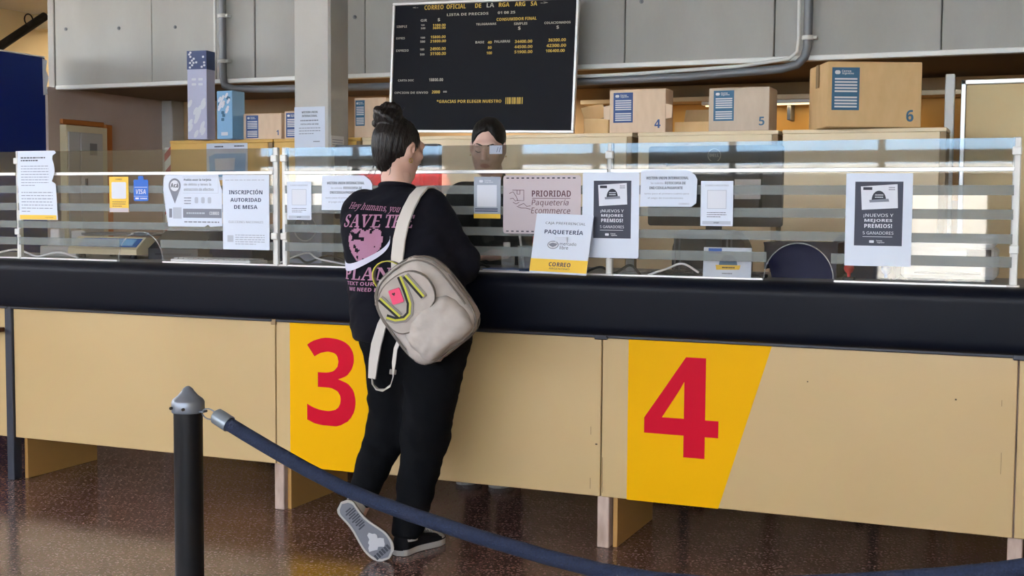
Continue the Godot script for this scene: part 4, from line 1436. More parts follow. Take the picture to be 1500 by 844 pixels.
	# keyboards
	for k in [[-1.24, -0.27, "white_plastic", "white keyboard under the inscription sign"], [0.95, -0.24, "black_plastic", "black keyboard in front of the monitor"]]:
		t = thing("keyboard", k[3], "keyboard", Vector3(k[0], y, k[1]))
		bx("tray", Vector3(-0.21, 0, -0.065), Vector3(0.21, 0.014, 0.065), 0.003, M[k[2]], t)
		b = B.new()
		for r in 5:
			for q in 15:
				b.b(Vector3(-0.2 + q * 0.0268, 0.014, -0.056 + r * 0.0228), Vector3(-0.178 + q * 0.0268, 0.02, -0.037 + r * 0.0228), 0.0015)
		var keys := part("keys", b, M.grey_plastic if k[2] == "white_plastic" else M.dark_plastic, t)
		keys.set_meta("kind", "stuff")
	# grey carton with a round arrow mark
	t = thing("arrow_carton", "grey carton with white arrow in a ring under the small card", "carton", Vector3(-0.88, y, -0.45))
	bx("box_body", Vector3(-0.085, 0.0, -0.05), Vector3(0.085, 0.22, 0.05), 0.003, M.card_grey, t)
	var ring := []
	for k in 28:
		ring.append(Vector3(0.056 * cos(TAU * k / 28), 0.155 + 0.056 * sin(TAU * k / 28), 0.051))
	b = B.new()
	b.tube(ring, 0.003, 6, false, true)
	b.plate(at(0, 0.155, 0.0512), PackedVector2Array([Vector2(-0.04, -0.02), Vector2(-0.012, 0.03), Vector2(0.004, 0.01), Vector2(0.014, 0.024), Vector2(0.04, -0.018), Vector2(0.016, 0.0), Vector2(0.004, -0.012), Vector2(-0.012, 0.004)]), 0.001)
	part("ring_mark", b, M.ink_white, t)
	# office printer and black device at the right end
	t = thing("desktop_printer", "white desktop printer behind the right pane", "printer", Vector3(1.79, y, -0.48))
	bx("body", Vector3(-0.17, 0.01, -0.12), Vector3(0.15, 0.12, 0.12), 0.012, M.white_plastic, t)
	bx("lid", Vector3(-0.165, 0.12, -0.115), Vector3(0.145, 0.165, 0.09), 0.012, M.white_plastic, t)
	bx("output_tray", Vector3(-0.12, 0.03, 0.12), Vector3(0.1, 0.036, 0.17), 0.002, M.grey_plastic, t)
	bx("control_panel", Vector3(0.05, 0.09, 0.12), Vector3(0.13, 0.115, 0.124), 0.001, M.dark_plastic, t)
	bx("foot", Vector3(-0.15, 0.0, -0.1), Vector3(0.13, 0.01, 0.1), 0.0, M.dark_plastic, t)
	t = thing("card_terminal", "black upright device at the right end of the glass", "terminal", Vector3(2.12, y, -0.3))
	bx("body", Vector3(-0.08, 0.0, -0.08), Vector3(0.12, 0.17, 0.06), 0.012, M.black_plastic, t)
	bx("screen", Vector3(-0.06, 0.07, 0.06), Vector3(0.1, 0.15, 0.063), 0.001, M.dark_plastic, t)
	# stamps
	for s in [[1.46, -0.22, "red_plastic", "rubber stamp with a red knob"], [1.585, -0.22, "blue_plastic", "rubber stamp with a blue knob"]]:
		t = thing("rubber_stamp", s[3], "stamp", Vector3(s[0], y, s[1]))
		bx("base", Vector3(-0.02, 0, -0.012), Vector3(0.02, 0.016, 0.012), 0.003, M.black_plastic, t)
		b = B.new()
		b.lathe(at(0, 0.016, 0), [Vector2(0.006, 0.0), Vector2(0.006, 0.012), Vector2(0.014, 0.018), Vector2(0.018, 0.03), Vector2(0.014, 0.042), Vector2(0.0, 0.046)], 14)
		part("knob", b, M[s[2]], t)
	# pen holder and pens
	t = thing("pen_holder", "clear plastic pen holder beside the clerk's window", "pen holder", Vector3(0.21, y, -0.3))
	b = B.new()
	b.lathe(Transform3D(), [Vector2(0.0, 0.0), Vector2(0.036, 0.0), Vector2(0.04, 0.1), Vector2(0.037, 0.1), Vector2(0.033, 0.004), Vector2(0.0, 0.004)], 18)
	part("cup", b, M.clear_plastic, t)
	for p in [["pen_yellow", "yellow pen in the clear holder", 0.012, 0.25], ["red_plastic", "red pen in the clear holder", 0.02, 0.1], ["white_plastic", "white pen in the clear holder", -0.014, -0.3]]:
		t = thing("pen", p[1], "pen", Vector3(0.21 + p[2], y + 0.006, -0.3), Vector3(0, 0, -p[3] * 0.5))
		b = B.new()
		b.tube([Vector3(0, 0, 0), Vector3(0, 0.01, 0), Vector3(0, 0.12, 0)], [0.0015, 0.0045, 0.0045], 8)
		part("barrel", b, M[p[0]], t)
		b = B.new()
		b.tube([Vector3(0, 0.12, 0), Vector3(0, 0.142, 0)], 0.005, 8)
		part("cap", b, M[p[0]], t)
	t = thing("hand_sanitiser", "small clear bottle with white pump near the clerk", "bottle", Vector3(0.1, y, -0.36))
	b = B.new()
	b.lathe(Transform3D(), [Vector2(0, 0), Vector2(0.026, 0), Vector2(0.028, 0.06), Vector2(0.02, 0.08), Vector2(0.01, 0.088), Vector2(0, 0.088)], 16)
	part("bottle_body", b, M.clear_plastic, t)
	bx("pump", Vector3(-0.02, 0.088, -0.007), Vector3(0.008, 0.11, 0.007), 0.003, M.white_plastic, t)
	t = thing("folder", "flat blue folder at the foot of the glass", "folder", Vector3(0.16, y, -0.2))
	bx("cover", Vector3(-0.08, 0, -0.06), Vector3(0.08, 0.014, 0.05), 0.002, M.blue_plastic, t)
	bx("sheets", Vector3(-0.076, 0.003, 0.05), Vector3(0.076, 0.011, 0.052), 0.0, M.paper, t)
	# grey stand and stacked slips
	t = thing("display_stand", "grey strip stand below the notice in the right pane", "stand", Vector3(0.62, y, -0.34))
	bx("foot", Vector3(-0.06, 0, -0.04), Vector3(0.06, 0.008, 0.04), 0.002, M.grey_plastic, t)
	bx("upright", Vector3(-0.016, 0.008, -0.004), Vector3(0.016, 0.25, 0.004), 0.002, M.grey_plastic, t)
	t = thing("slip_tray", "grey wire tray of pink and white slips under the monitor", "tray", Vector3(0.9, y, -0.37))
	for p in [[-0.1, -0.03], [0.1, -0.03], [-0.1, 0.04], [0.1, 0.04]]:
		b = B.new()
		b.tube([Vector3(p[0], 0, p[1]), Vector3(p[0], 0.15, p[1])], 0.004, 6)
		part("leg", b, M.grey_metal, t)
	bx("shelf", Vector3(-0.11, 0.15, -0.05), Vector3(0.11, 0.154, 0.05), 0.001, M.grey_metal, t)
	for k in 4:
		var slip := thing("paper_slip", ["pink slip at the bottom of the wire tray", "white slip second from below in the wire tray", "pale pink slip third from below in the wire tray", "top white slip lying askew in the wire tray"][k], "paper", Vector3(0.9 + 0.004 * k, y + 0.1545 + 0.004 * k, -0.37), Vector3(0, 0.06 * (k - 1), 0), "slips in the wire tray")
		bx("sheet", Vector3(-0.1, 0, -0.045), Vector3(0.1, 0.0035, 0.045), 0.0, M.paper_pink if k % 2 == 0 else M.paper, slip)
	# cables
	cable("black cable loop behind the small card", [Vector3(-0.98, y + 0.008, -0.32), Vector3(-0.86, y + 0.03, -0.3), Vector3(-0.78, y + 0.012, -0.26), Vector3(-0.7, y + 0.04, -0.3), Vector3(-0.62, y + 0.014, -0.34), Vector3(-0.5, y + 0.01, -0.3)], 0.005, M.black_plastic)
	cable("white cable crossing the black loop behind the small card", [Vector3(-0.9, y + 0.006, -0.22), Vector3(-0.8, y + 0.05, -0.28), Vector3(-0.7, y + 0.03, -0.22), Vector3(-0.58, y + 0.006, -0.26)], 0.004, M.white_plastic)
	cable("black cable under the right monitor", [Vector3(0.5, y + 0.006, -0.15), Vector3(0.56, y + 0.03, -0.16), Vector3(0.62, y + 0.01, -0.15), Vector3(0.68, y + 0.04, -0.15), Vector3(0.72, y + 0.006, -0.15)], 0.005, M.black_plastic)
	cable("white cable under the right monitor", [Vector3(0.75, y + 0.006, -0.15), Vector3(0.82, y + 0.03, -0.145), Vector3(0.88, y + 0.05, -0.15), Vector3(0.94, y + 0.02, -0.15)], 0.0045, M.white_plastic)
	cable("grey cable left of the postal scale", [Vector3(-2.5, y + 0.006, -0.2), Vector3(-2.38, y + 0.035, -0.25), Vector3(-2.22, y + 0.008, -0.22), Vector3(-2.08, y + 0.03, -0.2), Vector3(-1.98, y + 0.006, -0.22)], 0.005, M.white_plastic)
	cable("black cable beside the clerk's folder", [Vector3(-0.1, y + 0.006, -0.26), Vector3(0.02, y + 0.02, -0.28), Vector3(0.06, y + 0.008, -0.27), Vector3(0.04, y + 0.03, -0.2), Vector3(0.0, y + 0.008, -0.16)], 0.005, M.black_plastic)

# ---------------------------------------------------------------- notices on the glass
func paper_at(called: String, label: String, category: String, x0: float, y0: float, x1: float, y1: float, m: Material, z := -0.0935, group := "", outline := PackedVector2Array()) -> Sheet:
	return sheet(called, label, category, Vector3((x0 + x1) / 2, (y0 + y1) / 2, z), x1 - x0, y1 - y0, m, Vector3.ZERO, group, outline)

func prize_poster(s: Sheet, l: float, t: float, r: float, b: float) -> void:
	# dark poster printed on the white sheet, in the rectangle l..r, t..b
	var U := func(u: float) -> float: return lerpf(l, r, u)
	var V := func(v: float) -> float: return lerpf(t, b, v)
	sr(s, "ink_dark", l, t, r, b, 1)
	sp(s, "ink_white", [[U.call(0.12), V.call(0.075)], [U.call(0.88), V.call(0.04)], [U.call(0.9), V.call(0.41)], [U.call(0.15), V.call(0.44)]], 2)
	sr(s, "ink", U.call(0.17), V.call(0.085), U.call(0.36), V.call(0.13), 3)
	var dome := []
	for k in 13:
		var a := PI * k / 12.0
		dome.append([U.call(0.5 - 0.15 * cos(a)), V.call(0.285 - 0.145 * sin(a))])
	sp(s, "ink", dome, 3)
	sp(s, "ink_grey", [[U.call(0.3), V.call(0.285)], [U.call(0.7), V.call(0.265)], [U.call(0.72), V.call(0.31)], [U.call(0.31), V.call(0.325)]], 4)
	small_print(s, "ink_grey", U.call(0.7), V.call(0.075), U.call(0.84), V.call(0.14), 2, 0.5, 1.0, 3)
	small_print(s, "ink_white", U.call(0.42), V.call(0.19), U.call(0.6), V.call(0.26), 2, 0.4, 1.0, 4)
	sw(s, "ink_white", "¡NUEVOS Y", U.call(0.5), V.call(0.53), 0.62 * (r - l), 0.06 * (b - t), "regular", 2)
	sw(s, "ink_white", "MEJORES", U.call(0.5), V.call(0.61), 0.58 * (r - l), 0.056 * (b - t), "bold", 2)
	sw(s, "ink_white", "PREMIOS!", U.call(0.5), V.call(0.69), 0.58 * (r - l), 0.06 * (b - t), "bold", 2)
	sw(s, "ink_white", "5 GANADORES", U.call(0.5), V.call(0.8), 0.64 * (r - l), 0.046 * (b - t), "regular", 2)
	sr(s, "ink_white", U.call(0.18), V.call(0.855), U.call(0.8), V.call(0.862), 2)
	sr(s, "ink_white", U.call(0.32), V.call(0.915), U.call(0.42), V.call(0.955), 2, 0.002)
	sw(s, "ink_white", "Correo", U.call(0.53), V.call(0.92), 0.0, 0.02 * (b - t), "bold", 2)
	sw(s, "ink_white", "Argentino", U.call(0.56), V.call(0.95), 0.0, 0.024 * (b - t), "bold", 2)
	print_done(s)

func papers() -> void:
	# long torn notice on the left post
	var P := PackedVector2Array()
	for q in [[-0.5, 0.5], [0.46, 0.5], [0.5, 0.47], [0.41, 0.43], [0.4, 0.38], [0.44, 0.3], [0.46, 0.2], [0.42, 0.12], [0.38, 0.06], [0.48, 0.02], [0.5, -0.2], [0.52, -0.5], [-0.48, -0.5], [-0.49, -0.2], [-0.52, 0.1]]:
		P.append(Vector2(q[0] * 0.222, q[1] * 0.309))
	var s := paper_at("notice", "long torn white notice with yellow foot, taped by the leftmost post", "paper", -2.196, 1.175, -1.974, 1.484, M.paper, -0.085, "", P)
	sr(s, "ink_yellow", 0.03, 0.93, 0.99, 0.995)
	small_print(s, "ink", 0.08, 0.08, 0.72, 0.16, 2, 0.4)
	small_print(s, "ink_grey", 0.08, 0.2, 0.8, 0.52, 8, 0.22, 0.5)
	small_print(s, "ink_grey", 0.08, 0.58, 0.9, 0.9, 7, 0.22, 0.3)
	sw(s, "ink_brown", "Correo Argentino", 0.8, 0.965, 0.22, 0.018)
	print_done(s)
	# payment cards
	s = paper_at("payment_card", "yellow payment card with blank white square", "card", -1.685, 1.213, -1.581, 1.367, M.ink_yellow)
	sr(s, "ink_white", 0.12, 0.15, 0.88, 0.62, 1, 0.006)
	sr(s, "paper_pink", 0.0, 0.88, 1.0, 1.0)
	small_print(s, "ink_brown", 0.15, 0.68, 0.85, 0.86, 3, 0.3)
	sw(s, "ink_brown", "CORREO", 0.5, 0.07, 0.34, 0.035)
	print_done(s)
	P = rounded(0.078, 0.092, 0.006, 3)
	s = paper_at("payment_card", "small blue card with payment logo hung from a hook", "card", -1.553, 1.262, -1.475, 1.354, M.ink_blue, -0.0935, "", P)
	var b := B.new()
	b.plate(at(0, 0.052, 0), rounded(0.03, 0.02, 0.006, 3), 0.0008)
	part("hanger", b, M.ink_blue, s.root)
	sw(s, "ink_white", "VISA", 0.5, 0.56, 0.72, 0.22, "bold", 1, 0.12)
	sr(s, "ink_white", 0.06, 0.34, 0.94, 0.36)
	sr(s, "ink_white", 0.12, 0.84, 0.36, 0.92)
	small_print(s, "ink_white", 0.45, 0.83, 0.92, 0.93, 1, 0.6, 1.0)
	sr(s, "ink_white", 0.03, 0.77, 0.97, 0.785)
	print_done(s)
	# map-pin notice
	P = PackedVector2Array()
	for q in [[-0.46, 0.5], [0.44, 0.5], [0.47, 0.3], [0.5, 0.2], [0.5, -0.48], [0.3, -0.5], [0.26, -0.46], [0.2, -0.5], [-0.42, -0.5], [-0.47, -0.1], [-0.5, 0.2], [-0.49, 0.44]]:
		P.append(Vector2(q[0] * 0.303, q[1] * 0.22))
	s = paper_at("notice", "white landscape notice with grey map pin", "paper", -1.395, 1.155, -1.092, 1.374, M.paper, -0.0935, "", P)
	var pin := []
	for k in 17:
		var a := -0.45 + (PI + 0.9) * k / 16.0
		pin.append([0.2 - 0.105 * cos(a), 0.21 - 0.145 * sin(a)])
	pin.append([0.2, 0.56])
	sp(s, "ink_grey", pin, 1)
	var disc := []
	for k in 20:
		disc.append([0.2 + 0.078 * cos(TAU * k / 20), 0.21 + 0.107 * sin(TAU * k / 20)])
	sp(s, "ink_white", disc, 2)
	sw(s, "ink", "Acá", 0.2, 0.2, 0.13, 0.09, "bold", 3)
	for r in [["Podés usar la tarjeta", 0.1, 0.46], ["de débito y tenes la", 0.19, 0.46], ["extracción de efectivo", 0.28, 0.5]]:
		sw(s, "ink", r[0], 0.36 + r[2] / 2, r[1], r[2], 0.06, "bold" if r[1] < 0.15 else "regular")
	for l in [[0.34, 0.035, 0.94, 0.042], [0.34, 0.35, 0.94, 0.357], [0.935, 0.035, 0.94, 0.357]]:
		sr(s, "ink_pale", l[0], l[1], l[2], l[3])
	small_print(s, "ink_grey", 0.36, 0.42, 0.48, 0.58, 3, 0.4, 1.0)
	for u in [0.57, 0.68, 0.79]:
		sr(s, "ink_pale", u - 0.03, 0.43, u + 0.03, 0.55, 1, 0.006)
	sr(s, "ink_grey", 0.34, 0.655, 0.99, 0.83)
	sr(s, "ink_grey", 0.1, 0.655, 0.15, 0.83)
	sr(s, "ink_pale", 0.165, 0.63, 0.315, 0.85)
	sw(s, "ink_white", "CORREO", 0.87, 0.74, 0.16, 0.06, "bold", 2)
	small_print(s, "ink_pale", 0.4, 0.71, 0.72, 0.77, 1, 0.5, 1.0, 2)
	small_print(s, "ink_grey", 0.36, 0.88, 0.95, 0.94, 1, 0.4, 1.0)
	print_done(s)
	# INSCRIPCIÓN AUTORIDAD DE MESA
	s = paper_at("notice", "tall white notice reading INSCRIPCIÓN AUTORIDAD DE MESA", "paper", -1.088, 1.062, -0.857, 1.373, M.paper, -0.092)
	sw(s, "ink_navy", "INSCRIPCIÓN", 0.5, 0.225, 0.72, 0.068, "bold")
	sw(s, "ink_navy", "AUTORIDAD", 0.5, 0.335, 0.66, 0.05, "bold")
	sw(s, "ink_navy", "DE MESA", 0.5, 0.43, 0.5, 0.05, "bold")
	sw(s, "ink_grey", "ELECCIONES NACIONALES", 0.5, 0.63, 0.74, 0.03, "regular")
	small_print(s, "ink_pale", 0.06, 0.06, 0.9, 0.08, 1, 0.6, 1.0)
	sr(s, "ink_pale", 0.1, 0.81, 0.23, 0.9)
	small_print(s, "ink_grey", 0.27, 0.79, 0.9, 0.94, 5, 0.25)
	print_done(s)
	# small cards whose codes are left blank
	for q in [[-0.771, 1.189, -0.655, 1.345, "small white card with blank square right of the gap"], [0.959, 1.185, 1.075, 1.344, "small white card with blank square in front of the monitor"]]:
		s = paper_at("payment_card", q[4], "card", q[0], q[1], q[2], q[3], M.paper, -0.0925 if q[0] < 0 else -0.088)
		sw(s, "ink_grey", "CORREO ARGENTINO", 0.5, 0.1, 0.72, 0.035, "regular")
		sr(s, "ink_pale", 0.2, 0.2, 0.8, 0.62)
		sr(s, "ink_white", 0.22, 0.215, 0.78, 0.605, 2)
		small_print(s, "ink", 0.2, 0.68, 0.8, 0.82, 3, 0.28)
		sr(s, "ink_pale", 0.06, 0.89, 0.94, 0.97)
		sw(s, "ink", "pago", 0.5, 0.93, 0.16, 0.03, "bold", 2)
		print_done(s)
	# money-transfer notices
	var wu := [[-0.607, 1.23, -0.374, 1.369, "money transfer notice partly behind the customer's left shoulder", -0.0925], [0.735, 1.252, 0.946, 1.384, "money transfer notice in the right pane beside the poster", -0.084]]
	for q in wu:
		P = PackedVector2Array()
		var w: float = q[2] - q[0]
		var h: float = q[3] - q[1]
		for v in [[-0.49, 0.5], [0.34, 0.5], [0.46, 0.36], [0.5, 0.24], [0.49, -0.4], [0.4, -0.5], [-0.5, -0.5]]:
			P.append(Vector2(v[0] * w, v[1] * h))
		s = paper_at("notice", q[4], "paper", q[0], q[1], q[2], q[3], M.paper, q[5], "", P)
		sw(s, "ink", "WESTERN UNION INTERNACIONAL", 0.48, 0.22, 0.74, 0.075)
		sw(s, "ink_grey", "Se solicita", 0.3, 0.36, 0.22, 0.06, "regular")
		sw(s, "ink", "FOTOCOPIA DE", 0.62, 0.36, 0.36, 0.07)
		sw(s, "ink", "DNI/CEDULA/PASAPORTE", 0.46, 0.49, 0.58, 0.07)
		sw(s, "ink_grey", "tanto para el primero cuanto para", 0.47, 0.65, 0.78, 0.06, "regular")
		sw(s, "ink_grey", "el pago de transferencias", 0.45, 0.77, 0.62, 0.06, "regular")
		sw(s, "ink_grey", "CORREO", 0.78, 0.92, 0.18, 0.045, "regular")
		print_done(s)
	# grey card with yellow foot
	s = paper_at("payment_card", "grey card with blank white square and yellow foot", "card", 0.07, 1.203, 0.181, 1.362, M.card_grey)
	sr(s, "ink_white", 0.12, 0.2, 0.86, 0.72)
	sr(s, "ink_yellow", 0.0, 0.89, 1.0, 1.0)
	sr(s, "ink_navy", 0.04, 0.76, 0.9, 0.785)
	sr(s, "ink_navy", 0.04, 0.81, 0.9, 0.835)
	sr(s, "ink_white", 0.2, 0.08, 0.34, 0.14, 1, 0.003)
	sw(s, "ink_white", "Correo", 0.52, 0.09, 0.24, 0.03)
	sw(s, "ink_white", "Argentino", 0.56, 0.135, 0.32, 0.036)
	print_done(s)
	# PRIORIDAD
	s = paper_at("sign", "pinkish laminated sign reading PRIORIDAD Paquetería Ecommerce", "sign", 0.193, 1.147, 0.505, 1.366, M.paper_pink, -0.0925, "", rounded(0.312, 0.219, 0.01, 4))
	for row in [0.035, 0.95]:
		var dashes := ink(s, "ink", "small_print")
		for k in 14:
			sr(s, "ink", 0.04 + k * 0.066, row, 0.075 + k * 0.066, row + 0.02, 1, 0.0, dashes)
	sw(s, "ink_brown", "PRIORIDAD", 0.625, 0.31, 0.5, 0.105)
	sr(s, "ink_brown", 0.38, 0.385, 0.87, 0.395)
	sw(s, "ink_brown", "Paquetería", 0.61, 0.475, 0.47, 0.13, "regular", 1, 0.15)
	sw(s, "ink_brown", "Ecommerce", 0.62, 0.6, 0.5, 0.1, "regular", 1, 0.15)
	# hand passing a parcel, in line
	var hb := ink(s, "ink_brown", "line_drawing")
	for path in [
		[[0.12, 0.25], [0.27, 0.25], [0.27, 0.43], [0.18, 0.43]], [[0.18, 0.25], [0.18, 0.32], [0.22, 0.32], [0.22, 0.25]],
		[[0.08, 0.31], [0.13, 0.28], [0.17, 0.36], [0.19, 0.42], [0.16, 0.44], [0.13, 0.39], [0.09, 0.4]], [[0.13, 0.46], [0.17, 0.49], [0.21, 0.46]],
		[[0.2, 0.52], [0.27, 0.48], [0.31, 0.53], [0.36, 0.52]], [[0.18, 0.53], [0.24, 0.56], [0.3, 0.56], [0.36, 0.58]]]:
		var pts := []
		for q in path:
			pts.append(Vector3((q[0] - 0.5) * s.w, (0.5 - q[1]) * s.h, 0.0006))
		hb.tube(pts, 0.0011, 5)
	print_done(s)
	# prize posters
	s = paper_at("poster", "white sheet with dark prize poster behind the standing sign", "poster", 0.514, 1.063, 0.732, 1.377, M.paper, -0.086, "", rounded(0.218, 0.314, 0.008, 4))
	prize_poster(s, 0.2, 0.1, 0.86, 0.77)
	s = paper_at("poster", "white sheet with dark prize poster in the far right pane", "poster", 1.461, 1.056, 1.678, 1.369, M.paper)
	prize_poster(s, 0.14, 0.09, 0.86, 0.78)
	# standing sign on the counter
	s = sheet("standing_sign", "white tilted standing sign reading CAJA PREFERENCIAL PAQUETERÍA", "sign", Vector3(0.452, 1.1125, -0.032), 0.224, 0.226, M.paper, Vector3(deg_to_rad(-15), 0, deg_to_rad(-1.5)), "", PackedVector2Array(), 0.003, "board")
	sw(s, "ink", "CAJA PREFERENCIAL", 0.53, 0.16, 0.7, 0.05, "regular")
	sw(s, "ink_navy", "PAQUETERÍA", 0.52, 0.3, 0.68, 0.1, "bold")
	var oval := []
	for k in 20:
		oval.append([0.36 + 0.1 * cos(TAU * k / 20), 0.52 + 0.068 * sin(TAU * k / 20)])
	sp(s, "ink_grey", oval, 1)
	oval = []
	for k in 20:
		oval.append([0.36 + 0.085 * cos(TAU * k / 20), 0.52 + 0.054 * sin(TAU * k / 20)])
	sp(s, "ink_white", oval, 2)
	sp(s, "ink_grey", [[0.28, 0.51], [0.35, 0.485], [0.44, 0.5], [0.41, 0.54], [0.36, 0.56], [0.31, 0.54]], 3)
	sw(s, "ink", "mercado", 0.62, 0.495, 0.29, 0.055, "regular")
	sw(s, "ink", "libre", 0.555, 0.56, 0.15, 0.06, "regular")
	sr(s, "ink_yellow", 0.0, 0.76, 1.0, 0.97)
	sw(s, "ink_navy", "CORREO", 0.52, 0.845, 0.38, 0.07, "bold", 2)
	sw(s, "ink_navy", "ARGENTINO", 0.52, 0.915, 0.36, 0.03, "regular", 2)
	print_done(s)
	b = B.new()
	b.box(at(0.0, -0.035, -0.032, Vector3(deg_to_rad(36), 0, 0)), Vector3(0.05, 0.15, 0.003), 0.001)
	part("strut", b, M.paper, s.root)
	# small postcard behind the glass
	s = sheet("postcard_stand", "small white card with blue dome and yellow ribbon at the foot of the glass", "card", Vector3(1.047, 1.052, -0.135), 0.174, 0.112, M.paper, Vector3(deg_to_rad(-6), 0, 0))
	sr(s, "ink_blue", 0.1, 0.03, 0.38, 0.2)
	var dome := []
	for k in 13:
		dome.append([0.52 - 0.19 * cos(PI * k / 12), 0.56 - 0.32 * sin(PI * k / 12)])
	sp(s, "label_teal", dome, 1)
	sp(s, "ink_yellow", [[0.26, 0.56], [0.78, 0.56], [0.76, 0.7], [0.28, 0.72]], 2)
	small_print(s, "ink", 0.4, 0.6, 0.66, 0.68, 1, 0.5, 1.0, 3)
	small_print(s, "ink_grey", 0.4, 0.8, 0.62, 0.86, 1, 0.6, 1.0)
	small_print(s, "ink_pale", 0.78, 0.08, 0.9, 0.2, 2, 0.4, 1.0)
	print_done(s)
	# on the upper glass before the clerk's face
	s = paper_at("sticker", "small pale sticker on the upper glass before the clerk's face", "sticker", 0.134, 1.448, 0.187, 1.48, M.card_grey)
	sp(s, "ink", [[0.55, 0.8], [0.66, 0.2], [0.7, 0.2], [0.59, 0.8]])
	sp(s, "ink", [[0.74, 0.8], [0.85, 0.2], [0.89, 0.2], [0.78, 0.8]])
	print_done(s)
	# on the column and cabinet
	s = sheet("notice", "white notice on the grey column", "paper", Vector3(-1.731, 1.685, -1.7985), 0.2, 0.232, M.paper)
	sw(s, "ink", "WESTERN UNION", 0.5, 0.13, 0.52, 0.05)
	sw(s, "ink", "INTERNACIONAL", 0.5, 0.22, 0.5, 0.05)
	small_print(s, "ink_grey", 0.2, 0.3, 0.8, 0.36, 1, 0.5, 1.0)
	sw(s, "ink", "FOTOCOPIA DE DNI", 0.5, 0.42, 0.58, 0.035)
	small_print(s, "ink_grey", 0.15, 0.48, 0.85, 0.68, 3, 0.25)
	small_print(s, "ink_grey", 0.62, 0.82, 0.84, 0.86, 1, 0.6, 1.0)
	print_done(s)
	s = sheet("notice", "crumpled grey slip on the side of the column", "paper", Vector3(-1.5985, 1.6, -1.88), 0.14, 0.08, M.print_pale, Vector3(0, PI / 2, 0))
	small_print(s, "ink_grey", 0.1, 0.2, 0.9, 0.9, 4, 0.3)
	print_done(s)
	s = sheet("notice", "white sheet on the mustard cabinet showing a pale blue parcel", "paper", Vector3(-2.471, 1.508, -2.0475), 0.298, 0.222, M.paper)
	small_print(s, "ink", 0.2, 0.06, 0.42, 0.12, 1, 0.6, 1.0)
	small_print(s, "ink", 0.68, 0.05, 0.92, 0.11, 1, 0.6, 1.0)
	sp(s, "sky_blue", [[0.06, 0.36], [0.22, 0.28], [0.96, 0.28], [0.94, 0.9], [0.08, 0.92]], 1)
	sp(s, "ink_white", [[0.2, 0.42], [0.7, 0.4], [0.68, 0.72], [0.22, 0.74]], 2)
	small_print(s, "ink", 0.72, 0.78, 0.92, 0.88, 2, 0.4, 1.0, 2)
	print_done(s)

# ---------------------------------------------------------------- people
func head_into(F: Field, x: Transform3D) -> void:
	# a head about 0.22 m tall; x.basis.z is the way it faces
	F.frame = x
	F.ell(Vector3(0, 0.024, -0.018), Vector3(0.071, 0.08, 0.09), 0.02)
	F.ell(Vector3(0, -0.035, 0.02), Vector3(0.056, 0.082, 0.07), 0.03)
	F.cap(Vector3(-0.012, -0.1, 0.058), Vector3(0.012, -0.1, 0.058), 0.018, 0.018, 0.025)
	for s in [-1.0, 1.0]:
		F.cap(Vector3(s * 0.055, -0.04, -0.005), Vector3(s * 0.03, -0.088, 0.04), 0.016, 0.016, 0.03)
		F.ell(Vector3(s * 0.04, -0.016, 0.058), Vector3(0.022, 0.018, 0.02), 0.02)
	F.cap(Vector3(-0.036, 0.026, 0.07), Vector3(0.036, 0.026, 0.07), 0.013, 0.013, 0.016)
	for s in [-1.0, 1.0]:
		F.ell(Vector3(s * 0.031, 0.004, 0.094), Vector3(0.018, 0.012, 0.014), 0.012, Basis(), 1)
		F.ell(Vector3(s * 0.031, 0.003, 0.071), Vector3(0.0145, 0.0115, 0.0135), 0.004)
	F.cap(Vector3(0, 0.012, 0.08), Vector3(0, -0.03, 0.101), 0.007, 0.0105, 0.008)
	for s in [-1.0, 1.0]:
		F.ell(Vector3(s * 0.011, -0.035, 0.09), Vector3(0.008, 0.007, 0.01), 0.006)
	F.cap(Vector3(-0.018, -0.061, 0.079), Vector3(0.018, -0.061, 0.079), 0.0055, 0.0055, 0.008)
	F.cap(Vector3(-0.015, -0.071, 0.078), Vector3(0.015, -0.071, 0.078), 0.0065, 0.0065, 0.006)
	for s in [-1.0, 1.0]:
		F.ell(Vector3(s * 0.073, -0.006, -0.008), Vector3(0.009, 0.03, 0.018), 0.006, Basis.from_euler(Vector3(0.15, s * 0.35, 0)))
		F.ell(Vector3(s * 0.082, -0.002, -0.003), Vector3(0.006, 0.016, 0.009), 0.004, Basis.from_euler(Vector3(0.15, s * 0.35, 0)), 1)
	F.frame = Transform3D()

